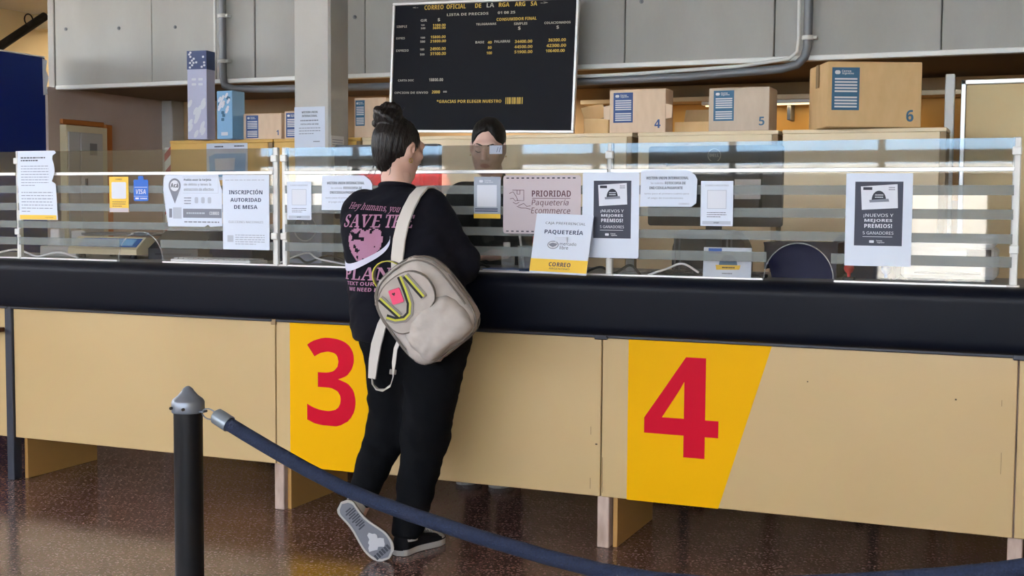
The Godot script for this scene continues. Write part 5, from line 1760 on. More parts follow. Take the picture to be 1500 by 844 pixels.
func hand_into(F: Field, wrist: Vector3, dir: Vector3, up: Vector3, thumb_side: float, curl := 0.3) -> void:
	var z := dir.normalized()
	var x := up.cross(z).normalized()
	var y := z.cross(x)
	F.frame = Transform3D(Basis(x, y, z), wrist)
	F.cap(Vector3(0, 0, -0.03), Vector3(0, 0, 0.012), 0.023, 0.023, 0.012)
	for k in 4:
		var fx := (k - 1.5) * 0.0185
		F.cap(Vector3(fx * 0.7, 0, 0.015), Vector3(fx, 0.004, 0.075), 0.0125, 0.0105, 0.012)
	var lens := [0.038, 0.044, 0.041, 0.032]
	for k in 4:
		var kk_ := k if thumb_side < 0.0 else 3 - k
		var fx := (k - 1.5) * 0.0195
		var l: float = lens[kk_]
		var a := Vector3(fx, 0.004, 0.078)
		var b := a + Vector3(fx * 0.1, -sin(curl) * l, cos(curl) * l)
		var c := b + Vector3(fx * 0.05, -sin(curl * 2.2) * l * 0.7, cos(curl * 2.2) * l * 0.7)
		var d := c + Vector3(0, -sin(curl * 3.0) * l * 0.5, cos(curl * 3.0) * l * 0.5)
		F.cap(a, b, 0.0092, 0.0085, 0.004)
		F.cap(b, c, 0.0085, 0.0078, 0.003)
		F.cap(c, d, 0.0078, 0.0068, 0.003)
	var t0 := Vector3(thumb_side * 0.026, -0.004, 0.02)
	var t1 := t0 + Vector3(thumb_side * 0.018, -0.008, 0.03)
	var t2 := t1 + Vector3(thumb_side * 0.006, -0.008, 0.03)
	F.cap(t0, t1, 0.0135, 0.0105, 0.01)
	F.cap(t1, t2, 0.0105, 0.008, 0.004)
	F.frame = Transform3D()

func skin_material(key: String, base: Color) -> StandardMaterial3D:
	var m := mat(key, Color.WHITE, 0.5)
	m.vertex_color_use_as_albedo = true
	m.set_meta("base", base)
	return m

func strands(m: StandardMaterial3D, seed_: int, a: Color, b: Color) -> void:
	grain(m, speckle(seed_, 0.09, a, b, 256, 2), Vector3(14, 1.6, 14), speckle(seed_ + 1, 0.09, Color.BLACK, Color.WHITE, 256, 2), 0.25)

# upper of a low canvas shoe over a rubber sole; local z runs from heel to toe, y up
func shoe(root: Node3D, x: Transform3D, tread: bool) -> void:
	var L := 0.262
	var half := func(t: float, inner: bool) -> float:   # half width of the sole along its length
		var w := 0.0
		if t < 0.12:
			w = 0.034 * sqrt(clampf(1.0 - pow(1.0 - t / 0.12, 2.0), 0.0, 1.0))
		elif t < 0.72:
			var q := (t - 0.12) / 0.6
			w = 0.034 + 0.016 * smoothstep(0.25, 1.0, q) - (0.006 if inner else 0.002) * sin(PI * q)
		else:
			w = 0.05 * sqrt(clampf(1.0 - pow((t - 0.72) / 0.28, 2.4), 0.0, 1.0))
		return w
	var outline := func(grow: float) -> PackedVector2Array:
		var P := PackedVector2Array()
		for i in 25:
			var t := i / 24.0
			P.append(Vector2(half.call(t, false) + grow * signf(half.call(t, false)), t * L + grow * (2.0 * t - 1.0)))
		for i in range(23, 0, -1):
			var t := i / 24.0
			P.append(Vector2(-half.call(t, true) - grow, t * L + grow * (2.0 * t - 1.0)))
		return P
	var lay := Transform3D(Basis(Vector3(1, 0, 0), Vector3(0, 0, 1), Vector3(0, -1, 0)), Vector3.ZERO)   # outline plane to the ground, depth upwards
	var b := B.new()
	b.plate(lay, outline.call(0.0), 0.022)
	part("sole", b, M.rubber_white, root, x)
	b = B.new()
	b.plate(Transform3D(lay.basis, Vector3(0, 0.0225, 0)), outline.call(0.0012), 0.003)
	part("foxing_stripe", b, M.shoe_black, root, x)
	# upper: rings from sole line to the collar
	var rows := []
	for j in 9:
		var v := j / 8.0
		var ring := []
		for i in 40:
			var a := TAU * i / 40.0
			var t := 0.5 - 0.5 * cos(a)
			var w: float = half.call(t, a > PI)
			var top := 0.042
			if t < 0.42:
				top = lerpf(0.074, 0.078, t / 0.42)
			else:
				top = lerpf(0.078, 0.036, pow((t - 0.42) / 0.58, 0.8))
			var shrink := lerpf(1.0, 0.62 if t < 0.5 else 0.3, pow(v, 1.6))
			var zz := L * t
			zz = lerpf(zz, L * (0.10 + 0.32 * t) if true else zz, pow(v, 2.2) * 0.9)
			ring.append(Vector3((w if a <= PI else -w) * shrink * 0.98, 0.02 + (top - 0.02) * sin(v * PI / 2) , zz))
		rows.append(ring)
	b = B.new()
	b.soft()
	for j in 8:
		for i in 40:
			var i2 := (i + 1) % 40
			var c: Vector3 = (rows[j][i] + rows[j + 1][i2]) * 0.5
			b.quad(rows[j][i], rows[j][i2], rows[j + 1][i2], rows[j + 1][i], c - Vector3(0, 0.03, clampf(c.z, 0.06, 0.2)))
	part("upper", b, M.shoe_black, root, x)
	# rubber toe cap
	b = B.new()
	b.soft()
	var caps := []
	for j in 6:
		var v := j / 5.0
		var ring := []
		for i in 13:
			var a := PI * i / 12.0
			var t := 1.0 - 0.2 * sin(a) * (0.0) - 0.0
			var rr := lerpf(0.049, 0.008, pow(v, 1.5))
			ring.append(Vector3(cos(a) * rr, 0.02 + 0.024 * sin(v * PI / 2), L * 0.79 + sin(a) * lerpf(L * 0.212, 0.006, pow(v, 1.3))))
		caps.append(ring)
	for j in 5:
		for i in 12:
			b.quad(caps[j][i], caps[j][i + 1], caps[j + 1][i + 1], caps[j + 1][i], (caps[j][i] + caps[j + 1][i + 1]) * 0.5 - Vector3(0, 0.01, L * 0.75))
	part("toe_cap", b, M.rubber_white, root, x)
	# laces across the instep
	for k in 5:
		b = B.new()
		var z := 0.125 + 0.017 * k
		var h := lerpf(0.078, 0.052, k / 4.0) + 0.004
		b.tube([Vector3(-0.02, h - 0.008, z - 0.005), Vector3(-0.008, h, z), Vector3(0.008, h, z + 0.002), Vector3(0.02, h - 0.008, z - 0.003)], 0.0026, 6)
		part("lace", b, M.rubber_white, root, x)
	if tread:
		# worn outsole: darker field, cross bars, pale worn patch and border
		b = B.new()
		var P: PackedVector2Array = outline.call(-0.007)
		b.plate(Transform3D(Basis(Vector3(1, 0, 0), Vector3(0, 0, 1), Vector3(0, -1, 0)), Vector3(0, -0.0012, 0)), P, 0.0012)
		part("outsole", b, M.sole_grey, root, x)
		for k in 10:
			var z := 0.035 + 0.0085 * k
			var w: float = half.call(z / L, false) * (0.75 if k < 7 else 0.6)
			bx_in("tread_bar", Vector3(-w * (0.9 - 0.3 * float(k % 3 == 0)), -0.003, z), Vector3(w * (0.3 + 0.3 * float(k % 2)), -0.0012, z + 0.005), M.sole_dark, root, x)
		for k in 6:
			bx_in("tread_bar", Vector3(-0.028 + 0.011 * k, -0.003, 0.218), Vector3(-0.02 + 0.011 * k, -0.0012, 0.238), M.sole_dark, root, x)
		b = B.new()
		var Q := PackedVector2Array()
		for i in 22:
			var a := TAU * i / 22.0
			var r := 0.026 + 0.007 * sin(a * 3.0 + 0.6) + 0.004 * sin(a * 7.0)
			Q.append(Vector2(cos(a) * r * 1.05, 0.185 + sin(a) * r * 1.15))
		b.plate(Transform3D(Basis(Vector3(1, 0, 0), Vector3(0, 0, 1), Vector3(0, -1, 0)), Vector3(0, -0.0034, 0)), Q, 0.002)
		part("worn_patch", b, M.sole_pale, root, x)

func worn(wearer: Node3D, called: String, label: String) -> Node3D:
	var o := Node3D.new()
	o.name = called
	wearer.add_child(o, true)
	o.set_meta("label", label)
	return o

func bx_in(called: String, lo: Vector3, hi: Vector3, m: Material, parent: Node, x: Transform3D) -> void:
	var b := B.new()
	b.b(lo, hi, 0.0008)
	part(called, b, m, parent, x)

func customer() -> void:
	mat("sweat_black", rgb(20, 20, 27), 0.9, 0.0, 0.22)
	M.sweat_black.rim_enabled = true
	M.sweat_black.rim = 0.1
	mat("trouser_black", rgb(14, 15, 18), 0.9, 0.0, 0.2)
	mat("shoe_black", rgb(20, 20, 24), 0.9, 0.0, 0.25)
	mat("rubber_white", rgb(170, 168, 164), 0.7)
	mat("sole_grey", rgb(110, 114, 124), 0.75)
	mat("sole_dark", rgb(62, 66, 76), 0.8)
	mat("sole_pale", rgb(182, 185, 192), 0.8)
	mat("sock", rgb(170, 168, 164), 0.9)
	mat("shirt_pink", rgb(158, 112, 138), 0.85)
	mat("shirt_white", rgb(190, 190, 208), 0.9)
	mat("gold", rgb(190, 160, 90), 0.3, 0.9)
	var hair := mat("hair_brown", rgb(255, 255, 255), 0.42, 0.0, 0.4)
	strands(hair, 31, rgb(11, 8, 8), rgb(30, 22, 19))
	var root := thing("person", "person with dark hair bun in black printed sweatshirt, back turned, at window 3", "person", Vector3(0, 0, 0))
	# ---- body
	var H := Transform3D(Basis.looking_at(Vector3(0.36, -0.2, -0.92), Vector3(0.06, 1, 0), false) * Basis.from_euler(Vector3(0, PI, 0)), Vector3(-0.112, 1.462, 0.168))
	var F := Field.new()
	F.cap(Vector3(-0.085, 0.8, 0.27), Vector3(0.09, 0.8, 0.27), 0.1, 0.1)
	F.cap(Vector3(-0.08, 0.86, 0.265), Vector3(-0.17, 1.16, 0.215), 0.1, 0.1, 0.04)
	F.cap(Vector3(0.07, 0.86, 0.265), Vector3(-0.03, 1.16, 0.215), 0.1, 0.1, 0.04)
	F.cap(Vector3(-0.23, 1.23, 0.205), Vector3(0.015, 1.23, 0.205), 0.055, 0.055, 0.05)
	F.cap(Vector3(-0.11, 1.24, 0.2), Vector3(-0.113, 1.4, 0.178), 0.056, 0.05, 0.03)
	for a in [[Vector3(0.03, 1.22, 0.2), Vector3(0.122, 1.04, 0.148), Vector3(0.0, 1.05, 0.005)], [Vector3(-0.25, 1.22, 0.2), Vector3(-0.28, 1.04, 0.125), Vector3(-0.14, 1.05, 0.0)]]:
		F.cap(a[0], a[1], 0.048, 0.04, 0.02)
		F.cap(a[1], a[2], 0.04, 0.028, 0.02)
	for l in [[Vector3(0.09, 0.77, 0.27), Vector3(0.045, 0.43, 0.27), Vector3(0.0, 0.075, 0.335)], [Vector3(-0.09, 0.77, 0.26), Vector3(-0.115, 0.45, 0.22), Vector3(-0.155, 0.14, 0.425)]]:
		F.cap(l[0], l[1], 0.085, 0.058, 0.02)
		F.cap(l[1], l[2], 0.058, 0.036, 0.02)
	var parts := [F.net(0.014)]
	var FH := Field.new()
	head_into(FH, H)
	FH.cap(H * Vector3(0, -0.04, -0.025), Vector3(-0.112, 1.3, 0.19), 0.047, 0.055, 0.02)
	parts.append(FH.net(0.0045))
	var FA := Field.new()
	hand_into(FA, Vector3(-0.005, 1.045, 0.0), Vector3(-1, -0.05, -0.25), Vector3(0, 1, 0.1), 1.0)
	parts.append(FA.net(0.004))
	FA = Field.new()
	hand_into(FA, Vector3(-0.145, 1.068, 0.0), Vector3(0.9, 0.0, -0.1), Vector3(0, 1, 0.1), -1.0)
	parts.append(FA.net(0.004))
	skin_material("skin_customer", Color())
	var skin := Color(0.56, 0.34, 0.26)
	put("body", field_into(parts, func(_p): return skin), M.skin_customer, root)
	# ---- trousers
	var T := Field.new()
	T.cap(Vector3(-0.09, 0.8, 0.27), Vector3(0.095, 0.8, 0.27), 0.122, 0.122)
	T.cap(Vector3(0.095, 0.76, 0.272), Vector3(0.05, 0.43, 0.272), 0.118, 0.085, 0.03)
	T.cap(Vector3(0.05, 0.43, 0.272), Vector3(0.004, 0.05, 0.335), 0.085, 0.056, 0.03)
	T.cap(Vector3(-0.085, 0.76, 0.262), Vector3(-0.115, 0.45, 0.225), 0.114, 0.082, 0.03)
	T.cap(Vector3(-0.115, 0.45, 0.225), Vector3(-0.152, 0.19, 0.395), 0.082, 0.05, 0.03)
	T.below(Vector3(0, 1, 0), 0.062)
	var fold := FastNoiseLite.new()
	fold.seed = 3; fold.frequency = 9.0; fold.fractal_octaves = 2
	put("trousers", field_into([T.net(0.012)], null, func(p: Vector3, n: Vector3): return p + n * 0.007 * fold.get_noise_3d(p.x * 0.7, p.y * 1.6 + p.x, p.z * 0.7)), M.trouser_black, root)
	# ---- sweatshirt
	var S := Field.new()
	S.cap(Vector3(-0.11, 0.84, 0.268), Vector3(-0.19, 1.15, 0.222), 0.13, 0.12, 0.05)
	S.cap(Vector3(0.092, 0.84, 0.268), Vector3(-0.015, 1.15, 0.222), 0.13, 0.12, 0.05)
	S.cap(Vector3(-0.11, 0.72, 0.268), Vector3(-0.11, 0.86, 0.268), 0.122, 0.126, 0.03)
	S.cap(Vector3(0.095, 0.72, 0.268), Vector3(0.092, 0.86, 0.268), 0.122, 0.126, 0.03)
	S.cap(Vector3(-0.235, 1.232, 0.205), Vector3(0.02, 1.232, 0.205), 0.073, 0.073, 0.05)
	S.cap(Vector3(-0.11, 1.245, 0.2), Vector3(-0.113, 1.274, 0.193), 0.095, 0.074, 0.04)
	S.cap(Vector3(0.03, 1.222, 0.2), Vector3(0.122, 1.04, 0.15), 0.08, 0.074, 0.03)
	S.cap(Vector3(0.122, 1.04, 0.15), Vector3(0.0, 1.05, 0.01), 0.072, 0.046, 0.03)
	S.cap(Vector3(-0.25, 1.222, 0.2), Vector3(-0.282, 1.04, 0.125), 0.078, 0.072, 0.03)
	S.cap(Vector3(-0.282, 1.04, 0.125), Vector3(-0.14, 1.05, 0.01), 0.07, 0.046, 0.03)
	S.below(Vector3(0.0, 1, -0.05).normalized(), 0.742)
	# neck opening
	S.cap(Vector3(-0.113, 1.336, 0.18), Vector3(-0.113, 1.45, 0.16), 0.06, 0.078, 0.004, 1)
	fold.frequency = 8.0
	var sweat := field_into([S.net(0.011)], null, func(p: Vector3, n: Vector3): return p + n * 0.007 * fold.get_noise_3d(p.x, p.y * 1.8 - p.x * 0.8, p.z))
	put("sweatshirt", sweat, M.sweat_black, root)
	var neck := []
	for k in 24:
		var a := TAU * k / 24.0
		neck.append(Vector3(-0.113 + 0.06 * cos(a), 1.318 + 0.01 * sin(a), 0.186 + 0.06 * sin(a)))
	var b := B.new()
	b.tube(neck, 0.0105, 10, false, true)
	part("neckband", b, M.sweat_black, root)
	# depth of the back, read once on a grid
	var ids := S.all()
	var gx0 := -0.34; var gy0 := 0.86; var gs := 0.012
	var GW := 44; var GH := 40
	var depth := PackedFloat32Array()
	depth.resize(GW * GH)
	for j in GH:
		for i in GW:
			var z := 0.5
			for it in 14:
				var dd := S.at(Vector3(gx0 + i * gs, gy0 + j * gs, z), ids)
				z -= dd
				if dd < 0.0008:
					break
			depth[j * GW + i] = clampf(z, 0.12, 0.5)
	var onto := func(v: Vector3) -> Vector3:
		var fx := clampf((v.x - gx0) / gs, 0.0, GW - 1.01)
		var fy := clampf((v.y - gy0) / gs, 0.0, GH - 1.01)
		var i := int(fx); var j := int(fy)
		var u := fx - i; var w := fy - j
		var z := lerpf(lerpf(depth[j * GW + i], depth[j * GW + i + 1], u), lerpf(depth[(j + 1) * GW + i], depth[(j + 1) * GW + i + 1], u), w)
		return Vector3(v.x, v.y, z + 0.0065 + v.z)
	# print on the back
	var px := B.new()
	write(px, "Hey humans, you", Transform3D(Basis.from_euler(Vector3(0, 0, -0.06)), Vector3(-0.14, 1.24, 0)), 0.215, 0.032, "serif", 0.25, onto)
	write(px, "SAVE THE", Transform3D(Basis.from_euler(Vector3(0, 0, 0.0)), Vector3(-0.113, 1.194, 0)), 0.285, 0.046, "serif_bold", 0.12, onto)
	write(px, "PLANET", at(-0.1, 1.006, 0), 0.29, 0.046, "serif_bold", 0.1, onto)
	write(px, "TEXT OUR SA", at(-0.145, 0.97, 0), 0.17, 0.013, "bold", 0.0, onto)
	write(px, "WE NEED HUM", at(-0.13, 0.95, 0), 0.17, 0.013, "bold", 0.0, onto)
	# heart-shaped globe in small facets, its continents left dark
	var land := FastNoiseLite.new()
	land.seed = 12; land.frequency = 15.0; land.fractal_octaves = 2
	var cell := 0.0042
	px.flat()
	for j in 40:
		for i in 40:
			var u := (i - 19.5) * cell
			var v := (j - 19.5) * cell
			var hx := u / 0.066
			var hy := v / 0.066 + 0.1
			var q := hx * hx + hy * hy - 0.75
			if q * q * q - hx * hx * hy * hy * hy > 0.0:
				continue
			var q2 := q * q * q - hx * hx * hy * hy * hy
			if land.get_noise_2d(u + 0.1, v * 1.3) > 0.26 and q2 < -0.04:
				continue
			var c := Vector3(-0.158 + u, 1.1 + v * 1.05, 0)
			var e := cell * 0.52
			var q4 := [onto.call(c + Vector3(-e, -e, 0)), onto.call(c + Vector3(e, -e, 0)), onto.call(c + Vector3(e, e, 0)), onto.call(c + Vector3(-e, e, 0))]
			px.quad(q4[0], q4[1], q4[2], q4[3], Vector3.BACK)
	part("back_print", px, M.shirt_pink, root)
	b = B.new()
	b.flat()
	var prev := []
	for k in 25:
		var t := k / 24.0
		var ang := PI * (0.94 + 1.06 * t)
		var on := Vector2(0.105 * cos(ang), 0.034 * sin(ang)).rotated(0.5)
		var cx := -0.15 + on.x
		var cy := 1.085 + on.y
		var w := lerpf(0.03, 0.016, t)
		var row := []
		for q in 4:
			row.append(onto.call(Vector3(cx, cy + (q / 3.0 - 0.5) * w, 0.002)))
		if prev.size():
			for q in 3:
				b.quad(prev[q], row[q], row[q + 1], prev[q + 1], Vector3.BACK)
		prev = row
	part("ring_print", b, M.shirt_white, root)
	# ---- hair: swept up from the nape into a bun
	var A := Field.new()
	A.frame = H
	A.ell(Vector3(0, 0.02, -0.024), Vector3(0.0755, 0.09, 0.096), 0.02)
	A.ell(Vector3(0, -0.03, -0.05), Vector3(0.058, 0.06, 0.05), 0.03)
	A.ell(Vector3(0, -0.068, -0.052), Vector3(0.042, 0.034, 0.03), 0.03)
	A.ell(Vector3(0, -0.055, 0.1), Vector3(0.085, 0.12, 0.07), 0.012, Basis(), 1)
	for s in [-1.0, 1.0]:
		A.ell(Vector3(s * 0.085, -0.04, 0.01), Vector3(0.02, 0.05, 0.035), 0.012, Basis(), 1)
	for s in [-1.0, 1.0]:
		A.ell(Vector3(s * 0.078, -0.09, -0.045), Vector3(0.042, 0.05, 0.06), 0.02, Basis(), 1)
	A.ell(Vector3(0.014, 0.098, -0.07), Vector3(0.06, 0.042, 0.052), 0.006)
	for k in 22:
		var a := TAU * k / 22.0 * 2.0
		var a2 := TAU * (k + 1) / 22.0 * 2.0
		var r1 := 0.06 - 0.0018 * k
		var r2 := 0.06 - 0.0018 * (k + 1)
		A.cap(Vector3(0.014 + cos(a) * r1, 0.074 + 0.003 * k + 0.012 * sin(a * 1.5), -0.07 + sin(a) * r1), Vector3(0.014 + cos(a2) * r2, 0.074 + 0.003 * (k + 1) + 0.012 * sin(a2 * 1.5), -0.07 + sin(a2) * r2), 0.016, 0.016, 0.002)
	A.frame = Transform3D()
	var lock := FastNoiseLite.new()
	lock.seed = 8; lock.frequency = 16.0; lock.fractal_octaves = 2
	var Hi := H.affine_inverse()
	put("hair", field_into([A.net(0.005)], null, func(p: Vector3, n: Vector3):
		var l := Hi * p
		var ang := atan2(l.x, -l.z)
		return p + n * 0.0035 * lock.get_noise_2d(ang * 0.55, l.y * 0.35 + 3.0)), M.hair_brown, root)
	for k in 9:
		b = B.new()
		var s0: Vector3 = H * [Vector3(0.066, 0.02, 0.03), Vector3(0.07, 0.0, 0.012), Vector3(0.03, -0.085, -0.08), Vector3(-0.02, -0.09, -0.085), Vector3(0.0, -0.088, -0.09), Vector3(0.045, -0.08, -0.066), Vector3(0.05, 0.12, -0.06), Vector3(-0.04, 0.13, -0.05), Vector3(-0.045, -0.08, -0.07)][k]
		var d: Vector3 = H.basis * [Vector3(0.03, -0.03, 0.01), Vector3(0.02, -0.06, 0.012), Vector3(0.012, -0.045, -0.012), Vector3(-0.018, -0.04, -0.006), Vector3(0.004, -0.05, -0.004), Vector3(0.02, -0.04, 0.004), Vector3(0.02, 0.008, -0.02), Vector3(-0.025, 0.006, -0.02), Vector3(-0.016, -0.04, 0.0)][k]
		b.tube([s0, s0 + d * 0.4 + Vector3(0.004, 0.003, 0), s0 + d * 0.8, s0 + d + Vector3(-0.006, 0.004, 0)], [0.0016, 0.0013, 0.001, 0.0006], 5)
		part("loose_strand", b, M.hair_brown, root)
	var er := []
	for k in 12:
		er.append(H * (Vector3(-0.081, -0.046, -0.004) + Vector3(0, sin(TAU * k / 12) * 0.008, cos(TAU * k / 12) * 0.008)))
	b = B.new()
	b.tube(er, 0.0018, 6, false, true)
	part("earring", b, M.gold, root)
	er = []
	for k in 12:
		er.append(H * (Vector3(0.081, -0.046, -0.004) + Vector3(0, sin(TAU * k / 12) * 0.008, cos(TAU * k / 12) * 0.008)))
	b = B.new()
	b.tube(er, 0.0018, 6, false, true)
	part("earring", b, M.gold, root)
	# ---- shoes and socks
	var fwd := Vector3(0.052, 0, -0.262).normalized()
	var right := Transform3D(Basis(Vector3.UP.cross(fwd).normalized(), Vector3.UP, fwd), Vector3(-0.006, 0.002, 0.392))
	b = B.new()
	b.tube([Vector3(0.004, 0.05, 0.335), Vector3(0.004, 0.1, 0.333)], 0.043, 14)
	part("sock", b, M.sock, root)
	var sr_ := worn(root, "shoe", "black canvas shoe with white rubber rim, standing flat")
	shoe(sr_, right, false)
	var f2 := Vector3(0.63, -0.748, -0.21).normalized()
	var n2 := Vector3(-0.44, -0.12, -0.89)
	n2 = (n2 - f2 * n2.dot(f2)).normalized()
	var left := Transform3D(Basis(n2.cross(f2).normalized(), n2, f2), Vector3(-0.165, 0.205, 0.508))
	b = B.new()
	var an := left * Vector3(0, 0.06, 0.055)
	b.tube([an, Vector3(-0.153, 0.19, 0.4)], 0.04, 14)
	part("sock", b, M.sock, root)
	var sl_ := worn(root, "shoe", "black canvas shoe on tiptoe showing its worn grey sole")
	shoe(sl_, left, true)
	backpack()

func ring_at(hw: float, hh: float, c: Vector2, z: float, n := 40) -> Array:
	# rounded outline: round top, squarer bottom
	var R := []
	for i in n:
		var a := TAU * i / n
		var e := 0.72 if sin(a) > 0.0 else 0.5
		R.append(Vector3(c.x + hw * signf(cos(a)) * pow(absf(cos(a)), e), c.y + hh * signf(sin(a)) * pow(absf(sin(a)), e), z))
	return R

func pillow(hw: float, hh: float, c: Vector2, levels: Array, crease := 0.0) -> B:
	var b := B.new()
	var wr := FastNoiseLite.new()
	wr.seed = 21; wr.frequency = 13.0; wr.fractal_octaves = 2
	b.soft()
	var R := []
	for l in levels:
		var ring := ring_at(hw * l[0], hh * l[0], c, l[1], 56)
		if crease > 0.0:
			for i in ring.size():
				var p: Vector3 = ring[i]
				var n := wr.get_noise_3d(p.x + p.y * 0.5, p.y - p.x * 0.4, p.z)
				ring[i] = p + (p - Vector3(c.x, c.y, 0.0)).normalized() * n * crease * minf(1.0, l[0] * 1.5)
		R.append(ring)
	var mid := Vector3(c.x, c.y, (levels[0][1] + levels[-1][1]) * 0.5)
	for j in R.size() - 1:
		for i in R[j].size():
			var i2: int = (i + 1) % R[j].size()
			b.quad(R[j][i], R[j][i2], R[j + 1][i2], R[j + 1][i], (R[j][i] + R[j + 1][i2]) * 0.5 - mid)
	return b

func backpack() -> void:
	grain(mat("canvas", rgb(255, 255, 255), 0.8), speckle(41, 0.05, rgb(162, 154, 147), rgb(178, 170, 163), 128, 4), Vector3.ONE * 3.0)
	mat("canvas_piping", rgb(104, 97, 90), 0.75)
	mat("strap_white", rgb(186, 181, 174), 0.75)
	mat("web_grey", rgb(128, 122, 118), 0.7)
	mat("web_lime", rgb(186, 184, 66), 0.7)
	mat("web_black", rgb(30, 30, 30), 0.7)
	mat("patch_pink", rgb(226, 74, 112), 0.6)
	var bx_ := Basis.from_euler(Vector3(0, deg_to_rad(12), 0)) * Basis.from_euler(Vector3(0, 0, deg_to_rad(38)))
	var X := Transform3D(bx_, Vector3(0.136, 0.9, 0.446))
	var t := thing("backpack", "small off-white canvas backpack with lime webbing and pink patch, worn on one shoulder", "backpack", X.origin, X.basis.get_euler(), "")
	var b := pillow(0.142, 0.172, Vector2.ZERO, [[0.0, -0.062], [0.75, -0.06], [0.92, -0.05], [1.0, -0.03], [1.01, 0.0], [1.0, 0.026], [0.95, 0.044], [0.84, 0.056], [0.6, 0.064], [0.3, 0.067], [0.0, 0.068]], 0.012)
	part("main_compartment", b, M.canvas, t)
	b = pillow(0.112, 0.082, Vector2(0.008, -0.082), [[1.0, 0.038], [0.99, 0.06], [0.95, 0.076], [0.86, 0.088], [0.78, 0.093], [0.62, 0.098], [0.45, 0.1], [0.25, 0.101], [0.0, 0.101]], 0.013)
	part("front_pocket", b, M.canvas, t)
	# flap with a wavy lower edge
	var P := PackedVector2Array([Vector2(-0.112, 0.0), Vector2(-0.1, -0.025), Vector2(-0.08, -0.038), Vector2(-0.05, -0.046), Vector2(-0.02, -0.046), Vector2(0.004, -0.034), Vector2(0.02, -0.022), Vector2(0.045, -0.016), Vector2(0.07, -0.004), Vector2(0.088, 0.03), Vector2(0.09, 0.075), Vector2(0.06, 0.12), Vector2(0.01, 0.135), Vector2(-0.05, 0.13), Vector2(-0.095, 0.1), Vector2(-0.112, 0.05)])
	var Q := PackedVector2Array()
	for i in P.size():
		for k in 3:
			Q.append(P[i].cubic_interpolate(P[(i + 1) % P.size()], P[(i + P.size() - 1) % P.size()], P[(i + 2) % P.size()], k / 3.0))
	P = Q
	b = B.new()
	b.plate(at(0, 0, 0.096, Vector3(0.16, 0, 0)), P, 0.03)
	part("flap", b, M.canvas, t)
	var edge := []
	var FX := at(0, 0, 0.096, Vector3(0.16, 0, 0))
	for p in P:
		edge.append(FX * Vector3(p.x, p.y, -0.002))
	b = B.new()
	b.tube(edge, 0.0028, 6, false, true)
	part("flap_piping", b, M.canvas_piping, t)
	for l in [[1.0, 0.03], [1.0, -0.032]]:
		b = B.new()
		b.tube(ring_at(0.142 * l[0], 0.172 * l[0], Vector2.ZERO, l[1]), 0.0035, 6, false, true)
		part("piping", b, M.canvas_piping, t)
	# webbing on the flap: three-coloured strips
	var lines := [[Vector2(0.042, 0.118), Vector2(0.046, 0.024)], [Vector2(-0.076, 0.11), Vector2(-0.062, 0.02)], [Vector2(0.026, 0.126), Vector2(0.012, 0.08), Vector2(-0.006, 0.034), Vector2(-0.03, 0.008), Vector2(-0.056, 0.004), Vector2(-0.084, 0.02), Vector2(-0.102, 0.046)]]
	for ln in lines:
		for k in 3:
			var pts := []
			var sides := []
			for i in ln.size():
				var d: Vector2 = (ln[mini(i + 1, ln.size() - 1)] - ln[maxi(i - 1, 0)]).normalized()
				var nrm := Vector2(-d.y, d.x)
				var p: Vector2 = ln[i] + nrm * (k - 1) * 0.008
				pts.append(FX * Vector3(p.x, p.y, 0.0025 + (0.0015 if ln.size() == 2 else 0.0)))
				sides.append(FX.basis * Vector3(nrm.x, nrm.y, 0))
			b = B.new()
			b.strap(pts, sides, 0.0078, 0.002)
			part("webbing", b, [M.web_black, M.web_lime, M.web_grey][k], t)
	b = B.new()
	b.plate(FX * at(-0.028, 0.082, 0.006, Vector3(0, 0, -0.35)), rounded(0.04, 0.05, 0.004, 3), 0.004)
	var patch := part("patch", b, M.patch_pink, t)
	b = B.new()
	b.plate(FX * at(-0.03, 0.092, 0.0068, Vector3(0, 0, -0.35)), PackedVector2Array([Vector2(0, -0.006), Vector2(0.006, 0.003), Vector2(0.003, 0.006), Vector2(0, 0.003), Vector2(-0.003, 0.006), Vector2(-0.006, 0.003)]), 0.0006)
	part("heart_mark", b, M.web_black, patch)
	# zip round the top of the main compartment
	var zip := []
	for i in 25:
		var a := lerpf(-0.25, PI + 0.25, i / 24.0)
		var r := ring_at(0.133, 0.162, Vector2.ZERO, 0.05, 400)
		zip.append(r[posmod(int(a / TAU * 400.0), 400)])
	b = B.new()
	b.tube(zip, 0.0032, 6)
	part("zip", b, M.canvas_piping, t)
	# top handle
	for k in 3:
		var pts := []
		var sides := []
		for i in 11:
			var a := PI * i / 10.0
			pts.append(Vector3(-0.035 - 0.055 * cos(a), 0.158 + 0.058 * sin(a), 0.0 + (k - 1) * 0.0115 + 0.02 * sin(a)))
			sides.append(Vector3(0, 0, 1))
		b = B.new()
		b.strap(pts, sides, 0.0114, 0.003)
		part("handle", b, [M.web_grey, M.web_grey, M.web_lime][k], t)
	# shoulder strap over the shoulder, in the bag's own axes
	var inv := X.affine_inverse()
	var world := [Vector3(0.035, 1.005, 0.4), Vector3(-0.006, 1.03, 0.385), Vector3(-0.012, 1.07, 0.372), Vector3(-0.008, 1.13, 0.366), Vector3(0.0, 1.19, 0.352), Vector3(0.008, 1.24, 0.325), Vector3(0.014, 1.285, 0.286), Vector3(0.018, 1.313, 0.24), Vector3(0.02, 1.318, 0.195), Vector3(0.02, 1.3, 0.145), Vector3(0.02, 1.25, 0.107), Vector3(0.03, 1.16, 0.085), Vector3(0.07, 1.06, 0.1)]
	var pw := []
	var sd := []
	for i in world.size():
		pw.append(inv * world[i])
		sd.append(inv.basis * Vector3(1, 0.1, 0.0))
	b = B.new()
	b.strap(pw, sd, 0.05, 0.009)
	part("shoulder_strap", b, M.strap_white, t)
